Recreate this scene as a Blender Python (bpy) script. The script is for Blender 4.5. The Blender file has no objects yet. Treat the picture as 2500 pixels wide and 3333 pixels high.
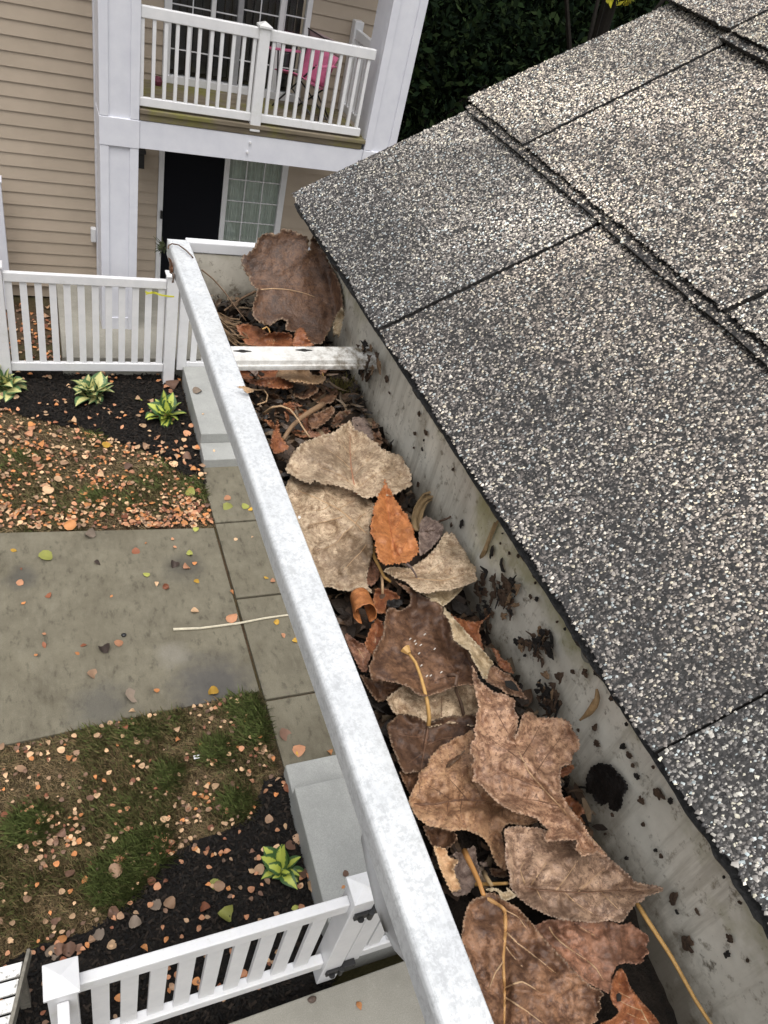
import bpy, math, random
import numpy as np
from mathutils import Vector, Matrix, noise
from mathutils.geometry import delaunay_2d_cdt

random.seed(7); RNG = np.random.default_rng(7)
C = bpy.context.scene.collection
SC = bpy.context.scene
H = 5.0                                   # the lens stands 5 m above the path
# ------------------------------------------------------------------ camera
F = 2466.876 / 2500.0                     # focal length in picture widths
RIGHT = Vector((0.91351205, -0.33945516, 0.22420064))
DOWN = Vector((-0.068008, -0.67079046, -0.73852222))
FWD = Vector((0.40108683, 0.65940151, -0.63586084))
cd = bpy.data.cameras.new('camera'); cam = bpy.data.objects.new('camera', cd); C.objects.link(cam)
m = Matrix.Identity(4)
for i in range(3):
    m[i][0] = RIGHT[i]; m[i][1] = -DOWN[i]; m[i][2] = -FWD[i]
m[2][3] = H
cam.matrix_world = m
cd.sensor_fit = 'VERTICAL'; cd.sensor_height = 36.0; cd.lens = 36.0 * F * 0.75
cd.clip_start = 0.01; cd.clip_end = 600
SC.camera = cam
# ------------------------------------------------------------------ sky, sun, exposure
SUN_EL, SUN_AZ = math.radians(70), math.radians(195)     # azimuth clockwise from +Y
w = bpy.data.worlds.new('World'); SC.world = w; w.use_nodes = True
nt = w.node_tree; bg = nt.nodes['Background']
sky = nt.nodes.new('ShaderNodeTexSky'); sky.sky_type = 'NISHITA'; sky.sun_disc = False
sky.sun_elevation = SUN_EL; sky.sun_rotation = SUN_AZ; sky.dust_density = 6; sky.air_density = 1.6
hs = nt.nodes.new('ShaderNodeHueSaturation'); hs.inputs['Saturation'].default_value = 0.26
nt.links.new(sky.outputs[0], hs.inputs['Color']); nt.links.new(hs.outputs[0], bg.inputs['Color'])
bg.inputs['Strength'].default_value = 0.13
sl = bpy.data.lights.new('sun', 'SUN'); sl.energy = 0.7; sl.angle = math.radians(50); sl.color = (1, 0.97, 0.93)
sun = bpy.data.objects.new('sun', sl); C.objects.link(sun)
sd = Vector((math.sin(SUN_AZ) * math.cos(SUN_EL), math.cos(SUN_AZ) * math.cos(SUN_EL), math.sin(SUN_EL)))
sun.rotation_euler = sd.to_track_quat('Z', 'Y').to_euler(); sun.location = (0, -3, 12)
SC.view_settings.view_transform = 'Standard'; SC.view_settings.look = 'None'
SC.view_settings.gamma = 1; SC.view_settings.use_curve_mapping = False
SC.view_settings.exposure = 0.58

# ------------------------------------------------------------------ measuring helpers
def ray(px, py):
    a = (px - 1250) / 2500 / F; b = (py - 1666.5) / 2500 / F
    return RIGHT * a + DOWN * b + FWD
def at(px, py, ax, val):
    """point of the sight line through a spot of the photograph where coordinate ax has value val"""
    r = ray(px, py); o = H if ax == 2 else 0
    p = r * ((val - o) / r[ax]); p.z += H
    return p
def proj(p):
    q = Vector(p) - Vector((0, 0, H)); z = q.dot(FWD)
    return (1250 + 2500 * F * q.dot(RIGHT) / z, 1666.5 + 2500 * F * q.dot(DOWN) / z)
def crop(ox, oy, s):
    return lambda x, y: (ox + x * s, oy + y * s)
cA = crop(0, 0, .5003); cB = crop(500, 0, .5003); cC = crop(0, 830, .5003); cD = crop(600, 2600, .5003)
cE = crop(0, 2600, .5003); c4 = crop(0, 1600, .663); c5 = crop(0, 2400, .8439)
k1 = crop(500, 700, .4822); k2 = crop(850, 1300, .3617); k3 = crop(1100, 1850, .3617); k4 = crop(1250, 2350, .4219)
k5 = crop(1400, 2733, .4822); k7 = crop(850, 1300, .5425); k8 = crop(1100, 2100, .7233); k9 = crop(1700, 2200, .5122)
k10 = crop(1400, 1700, .3617)

# ------------------------------------------------------------------ object helpers
WLOC = {}
class MB:
    def __init__(s): s.v = []; s.f = []
    def add(s, vs, fs):
        o = len(s.v); s.v += [tuple(v) for v in vs]; s.f += [tuple(i + o for i in f) for f in fs]; return s
    def box(s, x0, x1, y0, y1, z0, z1):
        return s.add([(x0,y0,z0),(x1,y0,z0),(x1,y1,z0),(x0,y1,z0),(x0,y0,z1),(x1,y0,z1),(x1,y1,z1),(x0,y1,z1)],
              [(3,2,1,0),(4,5,6,7),(0,1,5,4),(1,2,6,5),(2,3,7,6),(3,0,4,7)])
    def prism(s, poly, a, b):                         # polygon of 3-D points swept by vectors a..b
        n = len(poly); a = Vector(a); b = Vector(b)
        vs = [Vector(p) + a for p in poly] + [Vector(p) + b for p in poly]
        fs = [tuple(range(n))[::-1], tuple(range(n, 2 * n))] + [(i, (i+1) % n, n + (i+1) % n, n + i) for i in range(n)]
        return s.add(vs, fs)
    def tube(s, pts, r, n=6, cap=True):
        pts = [Vector(p) for p in pts]; rs = r if isinstance(r, (list, tuple)) else [r] * len(pts)
        vs = []; fs = []; up = Vector((0.13, 0.2, 0.97))
        for i, p in enumerate(pts):
            d = (pts[min(i+1, len(pts)-1)] - pts[max(i-1, 0)])
            d = d.normalized() if d.length > 1e-9 else Vector((0, 0, 1))
            a = d.cross(up)
            a = a.normalized() if a.length > 1e-3 else Vector((1, 0, 0))
            b = d.cross(a)
            for k in range(n):
                t = 2 * math.pi * k / n
                vs.append(p + (a * math.cos(t) + b * math.sin(t)) * rs[i])
        for i in range(len(pts) - 1):
            for k in range(n):
                fs.append((i*n+k, i*n+(k+1) % n, (i+1)*n+(k+1) % n, (i+1)*n+k))
        if cap: fs += [tuple(range(n))[::-1], tuple(range((len(pts)-1)*n, len(pts)*n))]
        return s.add(vs, fs)
    def mesh(s, name, mat=None, smooth=False):
        me = bpy.data.meshes.new(name); me.from_pydata(s.v, [], s.f); me.validate()
        if mat: me.materials.append(mat)
        if smooth: me.polygons.foreach_set('use_smooth', [True] * len(me.polygons))
        me.update(); return me
def link(name, me, parent=None, local=False, loc=None):
    o = bpy.data.objects.new(name, me); C.objects.link(o)
    if parent is not None:
        o.parent = parent
        if local: o.location = loc or (0, 0, 0)
        else: o.location = -WLOC.get(parent.name, Vector((0, 0, 0)))
    elif loc is not None: o.location = loc
    WLOC[o.name] = Vector((0, 0, 0)) if parent is not None and not local else Vector(o.location)
    return o
def obj(name, mb, mat, parent=None, bevel=0, smooth=False, local=False, loc=None):
    o = link(name, mb.mesh(name, mat, smooth), parent, local, loc)
    if bevel:
        b = o.modifiers.new('bevel', 'BEVEL'); b.width = bevel; b.segments = 2; b.limit_method = 'ANGLE'
    return o
def tag(o, label=None, cat=None, group=None, kind=None):
    if label: o['label'] = label
    if cat: o['category'] = cat
    if group: o['group'] = group
    if kind: o['kind'] = kind
    return o
def thing(name, label, cat, loc=(0, 0, 0), group=None):
    o = bpy.data.objects.new(name, None); C.objects.link(o); o.location = loc; o.empty_display_size = .05
    WLOC[o.name] = Vector(loc); return tag(o, label, cat, group)
def copy_tree(o, parent=None):
    c = o.copy(); C.objects.link(c)
    if parent is not None: c.parent = parent
    for ch in list(o.children): copy_tree(ch, c)
    return c
def fattr(me, name, vals):
    a = me.attributes.new(name, 'FLOAT', 'POINT'); a.data.foreach_set('value', np.asarray(vals, dtype=np.float32))
def cattr(me, name, cols):
    a = me.attributes.new(name, 'FLOAT_COLOR', 'POINT')
    c = np.ones((len(cols), 4), dtype=np.float32); c[:, :3] = cols; a.data.foreach_set('color', c.ravel())
def fastmesh(name, V, Fc, mat):                        # numpy mesh, faces of equal size
    V = np.asarray(V, dtype=np.float32); Fc = np.asarray(Fc, dtype=np.int32); k = Fc.shape[1]
    me = bpy.data.meshes.new(name); me.vertices.add(len(V)); me.vertices.foreach_set('co', V.ravel())
    me.loops.add(Fc.size); me.loops.foreach_set('vertex_index', Fc.ravel())
    me.polygons.add(len(Fc)); me.polygons.foreach_set('loop_start', np.arange(0, Fc.size, k, dtype=np.int32))
    me.update(calc_edges=True); me.materials.append(mat); return me

# ------------------------------------------------------------------ material helpers
class NT:
    def __init__(s, name):
        s.m = bpy.data.materials.new(name); s.m.use_nodes = True; s.t = s.m.node_tree
        s.b = s.t.nodes['Principled BSDF']
        tc = s.t.nodes.new('ShaderNodeTexCoord'); s.co = tc.outputs['Object']
    def n(s, typ, **kw):
        o = s.t.nodes.new(typ)
        for k, v in kw.items(): setattr(o, k, v)
        return o
    def val(s, sock, v):
        if hasattr(v, 'is_linked') or isinstance(v, bpy.types.NodeSocket): s.t.links.new(v, sock)
        else: sock.default_value = v
    def noise(s, scale, detail=4, rough=.6, co=None, dist=0):
        o = s.n('ShaderNodeTexNoise'); o.inputs['Scale'].default_value = scale; o.inputs['Detail'].default_value = detail
        o.inputs['Roughness'].default_value = rough; o.inputs['Distortion'].default_value = dist
        s.t.links.new(co or s.co, o.inputs['Vector']); return o.outputs['Fac']
    def vor(s, scale, feature='F1', out='Distance', co=None, rnd=1):
        o = s.n('ShaderNodeTexVoronoi', feature=feature); o.inputs['Scale'].default_value = scale; o.inputs['Randomness'].default_value = rnd
        s.t.links.new(co or s.co, o.inputs['Vector']); return o.outputs[out]
    def ramp(s, fac, stops, interp='LINEAR'):
        o = s.n('ShaderNodeValToRGB'); o.color_ramp.interpolation = interp; e = o.color_ramp.elements
        while len(e) < len(stops): e.new(.5)
        for i, (p, c) in enumerate(stops):
            e[i].position = p; e[i].color = (c, c, c, 1) if isinstance(c, (int, float)) else (*c, 1)
        s.t.links.new(fac, o.inputs['Fac']); return o.outputs['Color']
    def mix(s, fac, a, b, mode='MIX'):
        o = s.n('ShaderNodeMix', data_type='RGBA', blend_type=mode)
        s.val(o.inputs[0], fac)
        for k, v in ((6, a), (7, b)):
            if isinstance(v, tuple): v = (*v, 1)
            s.val(o.inputs[k], v)
        return o.outputs[2]
    def attr(s, name, out='Fac'):
        o = s.n('ShaderNodeAttribute'); o.attribute_name = name; return o.outputs[out]
    def math(s, op, a, b=0.0):
        o = s.n('ShaderNodeMath', operation=op); s.val(o.inputs[0], a); s.val(o.inputs[1], b); return o.outputs[0]
    def scaled(s, v):
        o = s.n('ShaderNodeMapping'); o.inputs['Scale'].default_value = v; s.t.links.new(s.co, o.inputs['Vector']); return o.outputs['Vector']
    def shifted(s):                                    # offset the pattern per object
        i = s.n('ShaderNodeObjectInfo'); o = s.n('ShaderNodeVectorMath', operation='MULTIPLY_ADD')
        s.t.links.new(i.outputs['Random'], o.inputs[0]); o.inputs[1].default_value = (37, 53, 71); s.t.links.new(s.co, o.inputs[2])
        s.co = o.outputs[0]; return i.outputs['Random']
    def bump(s, h, strength=.3, dist=.01):
        o = s.n('ShaderNodeBump'); o.inputs['Strength'].default_value = strength; o.inputs['Distance'].default_value = dist
        s.t.links.new(h, o.inputs['Height']); s.t.links.new(o.outputs['Normal'], s.b.inputs['Normal'])
    def done(s, col=None, rough=.6, spec=.5, metal=0):
        if col is not None:
            if isinstance(col, tuple): col = (*col, 1)
            s.val(s.b.inputs['Base Color'], col)
        s.val(s.b.inputs['Roughness'], rough); s.b.inputs['Specular IOR Level'].default_value = spec
        s.b.inputs['Metallic'].default_value = metal
        return s.m
def plain(name, col, rough=.6, var=.12, scale=20, spec=.4, bump=0, metal=0):
    t = NT(name); n = t.noise(scale, 5)
    a = tuple(c * (1 - var) for c in col); b = tuple(min(1, c * (1 + var)) for c in col)
    if bump: t.bump(t.noise(scale * 4, 4), bump, .004)
    return t.done(t.ramp(n, [(.3, a), (.7, b)]), rough, spec, metal)

def m_vinyl():
    t = NT('white_vinyl'); n = t.noise(9, 6); g = t.noise(70, 5, .7)
    c = t.ramp(n, [(.3, (.65, .655, .67)), (.65, (.72, .72, .73))])
    c = t.mix(t.ramp(g, [(.60, 0.), (.76, .5)]), c, (.46, .46, .40)); c = t.mix(t.ramp(t.noise(4, 7, .75), [(.55, 0.), (.72, .4)]), c, (.48, .49, .40))
    return t.done(c, .38, .5)
def m_trim():
    t = NT('painted_trim'); n = t.noise(5, 5); g = t.noise(45, 5, .7); grain = t.noise(30, 4, .6, t.scaled((1, 1, .08)))
    c = t.ramp(n, [(.3, (.60, .61, .67)), (.7, (.68, .69, .74))])
    c = t.mix(t.ramp(g, [(.63, 0.), (.8, .5)]), c, (.76, .77, .8)); t.bump(grain, .25, .004)
    return t.done(c, .5, .4)
def m_siding():
    t = NT('beige_siding'); t.shifted(); n = t.noise(2.2, 4); g = t.noise(60, 4, .6, t.scaled((.12, 1, 1)))
    c = t.ramp(n, [(.3, (.385, .32, .25)), (.7, (.44, .365, .288))]); t.bump(g, .18, .003)
    return t.done(c, .5, .35)
def m_concrete(name, a, b, stain=.5, scale=3):
    t = NT(name); n = t.noise(scale, 8, .65); s = t.noise(scale * .45, 5, .6, dist=1.2); f = t.noise(160, 3, .7); q = t.noise(22, 6, .7)
    c = t.ramp(n, [(.32, a), (.68, b)])
    c = t.mix(t.ramp(s, [(.5, 0.), (.68, stain)]), c, tuple(x * .45 for x in a))
    c = t.mix(t.ramp(q, [(.58, 0.), (.75, .35)]), c, tuple(min(1, x * 1.35) for x in b))
    c = t.mix(t.ramp(f, [(.4, .35), (.6, 0.)]), c, tuple(x * .6 for x in a))
    t.bump(f, .25, .004); return t.done(c, .8, .3)
def m_lip():                                            # weathered coil-coated metal with grey spangle
    t = NT('weathered_white_metal'); v = t.noise(430, 6, .75, dist=.2); w_ = t.noise(30, 4); d = t.vor(260, 'F1', 'Color')
    b2 = t.noise(130, 6, .75)
    c = t.ramp(w_, [(.3, (.54, .555, .57)), (.7, (.64, .655, .665))])
    k = t.math('MULTIPLY', t.ramp(v, [(.45, 0.), (.56, 1.)]), t.ramp(b2, [(.38, 0.), (.54, 1.)]))
    c = t.mix(t.math('MULTIPLY', k, .48), c, (.30, .31, .32)); c = t.mix(t.math('MULTIPLY', t.ramp(t.noise(18, 6, .7, t.scaled((1, .35, 1))), [(.52, 0.), (.72, .35)]), 1.), c, (.40, .395, .36))
    c = t.mix(t.ramp(t.noise(700, 2, .5), [(.66, 0.), (.72, .5)]), c, (.42, .43, .45))
    t.bump(v, .12, .0008); return t.done(c, .42, .5)
def m_inner():                                          # gutter inside: grey film, algae, grime
    t = NT('grimy_gutter_inside'); n = t.noise(26, 6, .65); f = t.noise(140, 5, .7); al = t.noise(13, 4, .6, dist=.5)
    c = t.ramp(n, [(.3, (.56, .525, .445)), (.68, (.76, .72, .625))])
    c = t.mix(t.ramp(al, [(.56, 0.), (.70, .55)]), c, (.33, .31, .13))
    c = t.mix(t.ramp(t.noise(7, 6, .7, t.scaled((1, 1.5, .6))), [(.45, 0.), (.7, .45)]), c, (.30, .27, .22))
    c = t.mix(t.ramp(f, [(.57, 0.), (.68, .8)]), c, (.17, .14, .10)); c = t.mix(t.ramp(t.noise(75, 6, .75), [(.60, 0.), (.68, .85)]), c, (.09, .07, .045))
    sx = t.n('ShaderNodeSeparateXYZ'); t.t.links.new(t.co, sx.inputs[0]); zz = sx.outputs[2]
    stk = t.noise(1, 5, .7, t.scaled((1, 95, 9))); c = t.mix(t.ramp(stk, [(.50, 0.), (.66, .5)]), c, (.26, .225, .17))
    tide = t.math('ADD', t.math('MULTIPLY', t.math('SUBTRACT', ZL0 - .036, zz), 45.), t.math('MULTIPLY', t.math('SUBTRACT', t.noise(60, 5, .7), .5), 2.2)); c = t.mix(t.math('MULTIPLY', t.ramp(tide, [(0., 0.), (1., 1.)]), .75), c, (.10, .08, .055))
    top = t.math('ADD', t.math('MULTIPLY', t.math('SUBTRACT', zz, ZL0 - .012), 40.), t.math('MULTIPLY', t.math('SUBTRACT', t.noise(16, 5, .7), .54), 6.)); c = t.mix(t.math('MULTIPLY', t.ramp(top, [(0., 0.), (1., 1.)]), .7), c, (.26, .245, .11)); c = t.mix(t.ramp(t.noise(11, 7, .78, dist=.6), [(.56, 0.), (.66, .6)]), c, (.22, .18, .12))
    t.bump(f, .25, .001); return t.done(c, .55, .4)
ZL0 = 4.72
def m_bracket():
    t = NT('stained_hanger'); f = t.noise(120, 6, .75); n = t.noise(24, 3)
    x = t.n('ShaderNodeSeparateXYZ'); t.t.links.new(t.co, x.inputs[0])
    e = t.ramp(t.math('MULTIPLY', t.math('SUBTRACT', x.outputs[0], .165), 16.), [(0, 0.), (1, .8)])   # grime near the wall end
    c = t.ramp(n, [(.3, (.62, .61, .58)), (.7, (.74, .735, .71))])
    k = t.math('MULTIPLY', t.ramp(f, [(.42, 0.), (.62, 1.)]), t.math('ADD', e, .3))
    c = t.mix(k, c, (.16, .13, .09)); return t.done(c, .5, .4)
def m_leaf(name, hi, lo, spot, mott=.5, rim=(.5, .38, .24), rough=.6, scale=70, speck=.5):
    t = NT(name); r = t.shifted()
    n = t.noise(scale * 3.6, 7, .78); big = t.noise(scale * .62, 4, .6, dist=.8); f = t.noise(scale * 9.5, 4, .65); b2 = t.noise(scale * 1.3, 4, .65)
    c = t.ramp(n, [(.43, lo), (.57, hi)])
    c = t.mix(t.ramp(big, [(.47, 0.), (.62, .8 * mott)]), c, tuple(x * .75 for x in lo))
    c = t.mix(t.ramp(b2, [(.52, 0.), (.66, .55)]), c, tuple(min(1, x * 1.12) for x in hi))
    c = t.mix(t.ramp(f, [(.55, 0.), (.60, speck)]), c, spot)
    c = t.mix(t.ramp(t.noise(scale * 9, 5, .75), [(.56, 0.), (.66, speck)]), c, tuple(min(1, x * 1.4) for x in hi))
    bl = t.math('MULTIPLY', t.attr('vein'), t.ramp(t.noise(scale * 2.4, 6, .75), [(.34, .25), (.58, 1.)]))
    c = t.mix(bl, c, tuple(x * .5 for x in lo))
    c = t.mix(t.math('MULTIPLY', t.attr('edge'), .45), c, rim)
    hsv = t.n('ShaderNodeHueSaturation'); t.val(hsv.inputs['Value'], t.ramp(r, [(0, .82), (1, 1.16)])); t.t.links.new(c, hsv.inputs['Color'])
    t.bump(t.math('ADD', t.noise(scale * 5, 5, .7), t.math('MULTIPLY', t.noise(scale * 1.5, 4, .6), 2.)), .55, .0016)
    return t.done(hsv.outputs[0], rough - .06, .45)
def m_attr(name, rough=.6, spec=.4, attr='col', bump=0, scale=200):
    t = NT(name); c = t.attr(attr, 'Color')
    if bump: t.bump(t.noise(scale, 4), bump, .002)
    return t.done(c, rough, spec)
def m_glass():
    t = NT('window_glass'); n = t.t.nodes
    tr = n.new('ShaderNodeBsdfTransparent'); tr.inputs[0].default_value = (.97, .985, .98, 1)
    gl = n.new('ShaderNodeBsdfGlossy'); gl.inputs['Roughness'].default_value = .03
    fr = n.new('ShaderNodeFresnel'); fr.inputs[0].default_value = 1.5; mx = n.new('ShaderNodeMixShader')
    for a, b in ((fr.outputs[0], mx.inputs[0]), (tr.outputs[0], mx.inputs[1]), (gl.outputs[0], mx.inputs[2]), (mx.outputs[0], n['Material Output'].inputs[0])): t.t.links.new(a, b)
    return t.m
def m_deck():
    t = NT('mossy_deck_wood'); g = t.noise(14, 6, .7, t.scaled((.15, 1, 1))); mo = t.noise(2.2, 5, .65)
    c = t.ramp(g, [(.3, (.10, .08, .055)), (.7, (.22, .185, .135))])
    c = t.mix(t.ramp(mo, [(.45, 0.), (.62, .75)]), c, (.17, .165, .03)); t.bump(g, .4, .006)
    return t.done(c, .75, .3)
def m_oldwood():
    t = NT('peeling_white_paint'); g = t.noise(35, 6, .7, t.scaled((1, .2, 1))); k = t.noise(40, 6, .7)
    c = t.mix(t.ramp(k, [(.56, 0.), (.66, .85)]), (.74, .74, .72), (.16, .145, .12)); t.bump(g, .4, .004)
    return t.done(c, .6, .3)
def m_soil():
    t = NT('lawn_soil'); n = t.noise(1.3, 5, .6); f = t.noise(45, 6, .75); g = t.noise(150, 4, .7)
    c = t.ramp(f, [(.3, (.035, .024, .016)), (.7, (.13, .085, .05))])
    c = t.mix(t.ramp(n, [(.45, 0.), (.62, .6)]), c, (.055, .06, .02))
    t.bump(g, .7, .02); return t.done(c, .9, .2)
def m_mulch():
    t = NT('dark_mulch'); f = t.noise(70, 6, .8); 
    c = t.ramp(f, [(.3, (.006, .005, .0045)), (.72, (.030, .024, .02))]); t.bump(f, .9, .03)
    return t.done(c, .85, .25)
def m_shingle():
    t = NT('asphalt_shingle'); v = t.vor(700, 'F1', 'Color'); n = t.noise(500, 3)
    c = t.ramp(n, [(.4, (.012, .0115, .011)), (.7, (.048, .045, .043))]); t.bump(n, .6, .001)
    return t.done(c, .6, .4)

VINYL = m_vinyl(); TRIM = m_trim(); SIDING = m_siding(); GLASS = m_glass(); DECK = m_deck(); OLDW = m_oldwood()
def m_path():
    t = NT('path_concrete'); n = t.noise(2.4, 8, .7); q = t.noise(16, 6, .7, t.scaled((1, .45, 1))); f = t.noise(160, 3, .7); s_ = t.noise(1.1, 5, .6, dist=1.0); sp = t.noise(60, 4, .7)
    c = t.ramp(n, [(.32, (.13, .115, .082)), (.68, (.215, .195, .142))])
    c = t.mix(t.ramp(q, [(.52, 0.), (.70, .5)]), c, (.235, .217, .165)); c = t.mix(t.ramp(q, [(.32, .7), (.46, 0.)]), c, (.055, .048, .034))
    c = t.mix(t.ramp(s_, [(.52, 0.), (.68, .45)]), c, (.10, .085, .055))
    for (x, y), rx, col, am in ((G2s(c4(1050, 960)), .40, (.07, .068, .072), 1.0), (G2s(c4(900, 370)), .22, (.06, .055, .048), .9), (G2s(c4(110, 425)), .16, (.06, .058, .055), .9), (G2s(c4(500, 1060)), .28, (.08, .078, .075), .8), (G2s(c4(840, 800)), .16, (.30, .28, .24), .6)):
        v = t.n('ShaderNodeVectorMath', operation='SUBTRACT'); t.t.links.new(t.co, v.inputs[0]); v.inputs[1].default_value = (x, y, 0)
        d = t.n('ShaderNodeVectorMath', operation='LENGTH'); t.t.links.new(v.outputs[0], d.inputs[0])
        k = t.math('ADD', t.math('DIVIDE', d.outputs['Value'], rx), t.math('MULTIPLY', t.math('SUBTRACT', t.noise(6, 5, .7), .5), 1.1))
        c = t.mix(t.math('MULTIPLY', t.ramp(k, [(.35, 1.), (1., 0.)]), am * .75), c, col)
    c = t.mix(t.ramp(f, [(.4, .35), (.6, 0.)]), c, (.07, .063, .045)); c = t.mix(t.ramp(sp, [(.66, 0.), (.74, .6)]), c, (.05, .043, .035))
    t.bump(f, .25, .004); return t.done(c, .8, .3)
def G2s(q): p = at(*q, 2, 0); return (p.x, p.y)
PATH = m_path()
STEP = m_concrete('step_concrete', (.31, .315, .30), (.40, .405, .385), .15, 3)
PATIO = m_concrete('patio_concrete', (.27, .26, .225), (.36, .345, .30), .35, 2.5)
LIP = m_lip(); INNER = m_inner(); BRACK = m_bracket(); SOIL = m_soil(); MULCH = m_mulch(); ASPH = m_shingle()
FRAME = plain('white_window_frame', (.68, .68, .69), .4, .05, 8)
BLIND = plain('dark_vane', (.085, .085, .09), .6, .2, 6); CURTAIN = plain('pale_curtain', (.62, .67, .62), .8, .1, 12)
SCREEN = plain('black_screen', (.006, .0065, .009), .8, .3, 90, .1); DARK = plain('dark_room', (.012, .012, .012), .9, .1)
PINK = plain('pink_canvas', (.46, .115, .215), .75, .12, 25); PINKMESH = plain('faded_canvas', (.30, .22, .22), .8, .1, 40)
BLACK = plain('black_metal', (.012, .012, .013), .45, .2, 30, .5); RIBBON = plain('yellow_ribbon', (.62, .60, .06), .5, .1)
BARK = plain('tree_bark', (.012, .010, .008), .9, .3, 12, .2, .6); STICKM = plain('pale_stick', (.55, .50, .38), .7, .2, 30)
TWIG = plain('twig_brown', (.16, .10, .06), .7, .3, 90); STRAW = plain('dry_straw', (.30, .21, .11), .7, .25, 120)
TANSTEM = plain('tan_stem', (.46, .27, .09), .55, .2, 150); DSTEM = plain('dark_stem', (.10, .06, .04), .6, .3, 150); VEINP = plain('pale_vein', (.42, .28, .16), .6, .2, 200)
VEIND = plain('dark_vein', (.14, .075, .045), .6, .2, 200)
WETBLK = plain('wet_black_leaf', (.012, .010, .009), .5, .4, 120, .35, .4); GUNK = plain('gutter_gunk', (.020, .014, .010), .8, .6, 160, .3, .8)
L_BEIGE = m_leaf('beige_dry_leaf', (.64, .50, .345), (.31, .21, .13), (.14, .078, .04), .55, (.52, .42, .30), .6, 55, .6)
L_BROWN = m_leaf('dark_brown_leaf', (.15, .078, .043), (.062, .032, .020), (.19, .10, .06), .9, (.40, .29, .18), .55, 60, .35)
L_CHOC = m_leaf('chocolate_leaf', (.25, .132, .072), (.088, .042, .024), (.045, .023, .014), .8, (.40, .29, .19), .55, 60, .4)
L_MAUVE = m_leaf('mauve_brown_leaf', (.42, .258, .16), (.165, .084, .05), (.072, .034, .019), .7, (.44, .32, .23), .52, 60, .65)
L_MGREY = m_leaf('mauve_grey_leaf', (.41, .275, .185), (.16, .094, .060), (.07, .038, .026), .7, (.44, .33, .25), .6, 60, .65)
L_TAN = m_leaf('tan_spotted_leaf', (.52, .31, .17), (.25, .125, .066), (.10, .046, .026), .6, (.48, .35, .22), .6, 60, .6)
L_ORANGE = m_leaf('orange_leaf', (.46, .18, .06), (.27, .092, .028), (.50, .235, .10), .7, (.40, .15, .05), .5, 60, .3)
L_RUST = m_leaf('rust_leaf', (.30, .115, .048), (.15, .05, .023), (.36, .15, .065), .8, (.38, .19, .09), .5, 60, .35)
L_PINK = m_leaf('pinkish_leaf', (.35, .175, .105), (.14, .068, .042), (.065, .032, .024), .8, (.32, .17, .11), .55, 60, .4)
L_SAND = m_leaf('sandy_leaf', (.58, .38, .215), (.44, .265, .14), (.28, .15, .08), .5, (.6, .44, .28), .6, 60, .3)
L_GREY = m_leaf('grey_crumpled_leaf', (.29, .215, .175), (.125, .085, .07), (.32, .25, .21), .8, (.32, .24, .18), .65, 60, .5)
L_FLAP = m_leaf('leaf_underside', (.54, .43, .285), (.33, .24, .135), (.17, .115, .06), .5, (.58, .48, .34), .6, 50, .4)

# ================================================================== THE SETTING
g = MB().add([(-150, -150, -.03), (150, -150, -.03), (150, 150, -.03), (-150, 150, -.03)], [(0, 1, 2, 3)])
tag(obj('ground', g, SOIL), kind='structure')

def gz(q, z=0.0): return at(*q, 2, z)
# path: a big slab and a connecting walk, joints open between slabs
path = thing('path', None, None); tag(path, kind='structure')
def slab(poly, z0, z1, mat, parent, name='slab', bev=.008):
    return obj(name, MB().prism([(x, y, 0) for x, y in poly], (0, 0, z0), (0, 0, z1)), mat, parent, bev)
slab([(-3.2, 3.06), (1.388, 3.285), (1.388, 5.145), (-3.2, 5.50)], -.12, 0, PATH, path)
for y0, y1 in ((2.30, 3.185), (3.205, 4.237), (4.259, 5.195), (5.217, 6.05)):
    slab([(1.411, y0), (2.95, y0), (2.95, y1), (1.411, y1)], -.12, 0, PATH, path)
patio = thing('patio', None, None); tag(patio, kind='structure')
slab([(.225, 7.76), (3.9, 7.76), (3.9, 9.5), (.25, 9.5)], -.05, .215, PATIO, patio)
near_patio = thing('patio', None, None); tag(near_patio, kind='structure')
slab([(.0, -1.5), (3.2, -1.5), (3.2, 1.16), (.0, 1.115)], -.05, .2, PATIO, near_patio)

# far and near concrete steps
st = thing('concrete_steps', 'grey concrete steps beside the mulch bed with hostas, leading to the far gate', 'steps', (1.45, 6.03, 0))
obj('landing', MB().prism([(1.462, 6.317, 0), (2.9, 6.317, 0), (2.9, 7.6, 0), (1.485, 7.6, 0)], (0, 0, -.05), (0, 0, .215)), STEP, st, .01)
obj('tread', MB().prism([(1.448, 6.033, 0), (2.9, 6.033, 0), (2.9, 6.315, 0), (1.46, 6.315, 0)], (0, 0, -.05), (0, 0, .102)), STEP, st, .01)
st = thing('concrete_steps', 'grey concrete steps beside the near hosta, leading to the hinged white gate', 'steps', (1.4, 2.5, 0))
obj('tread', MB().prism([(1.385, 2.345, 0), (2.9, 2.345, 0), (2.9, 2.575, 0), (1.392, 2.575, 0)], (0, 0, -.05), (0, 0, .11)), STEP, st, .01)
obj('landing', MB().prism([(1.345, 1.24, 0), (2.9, 1.24, 0), (2.9, 2.343, 0), (1.378, 2.343, 0)], (0, 0, -.05), (0, 0, .215)), STEP, st, .01)

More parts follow.
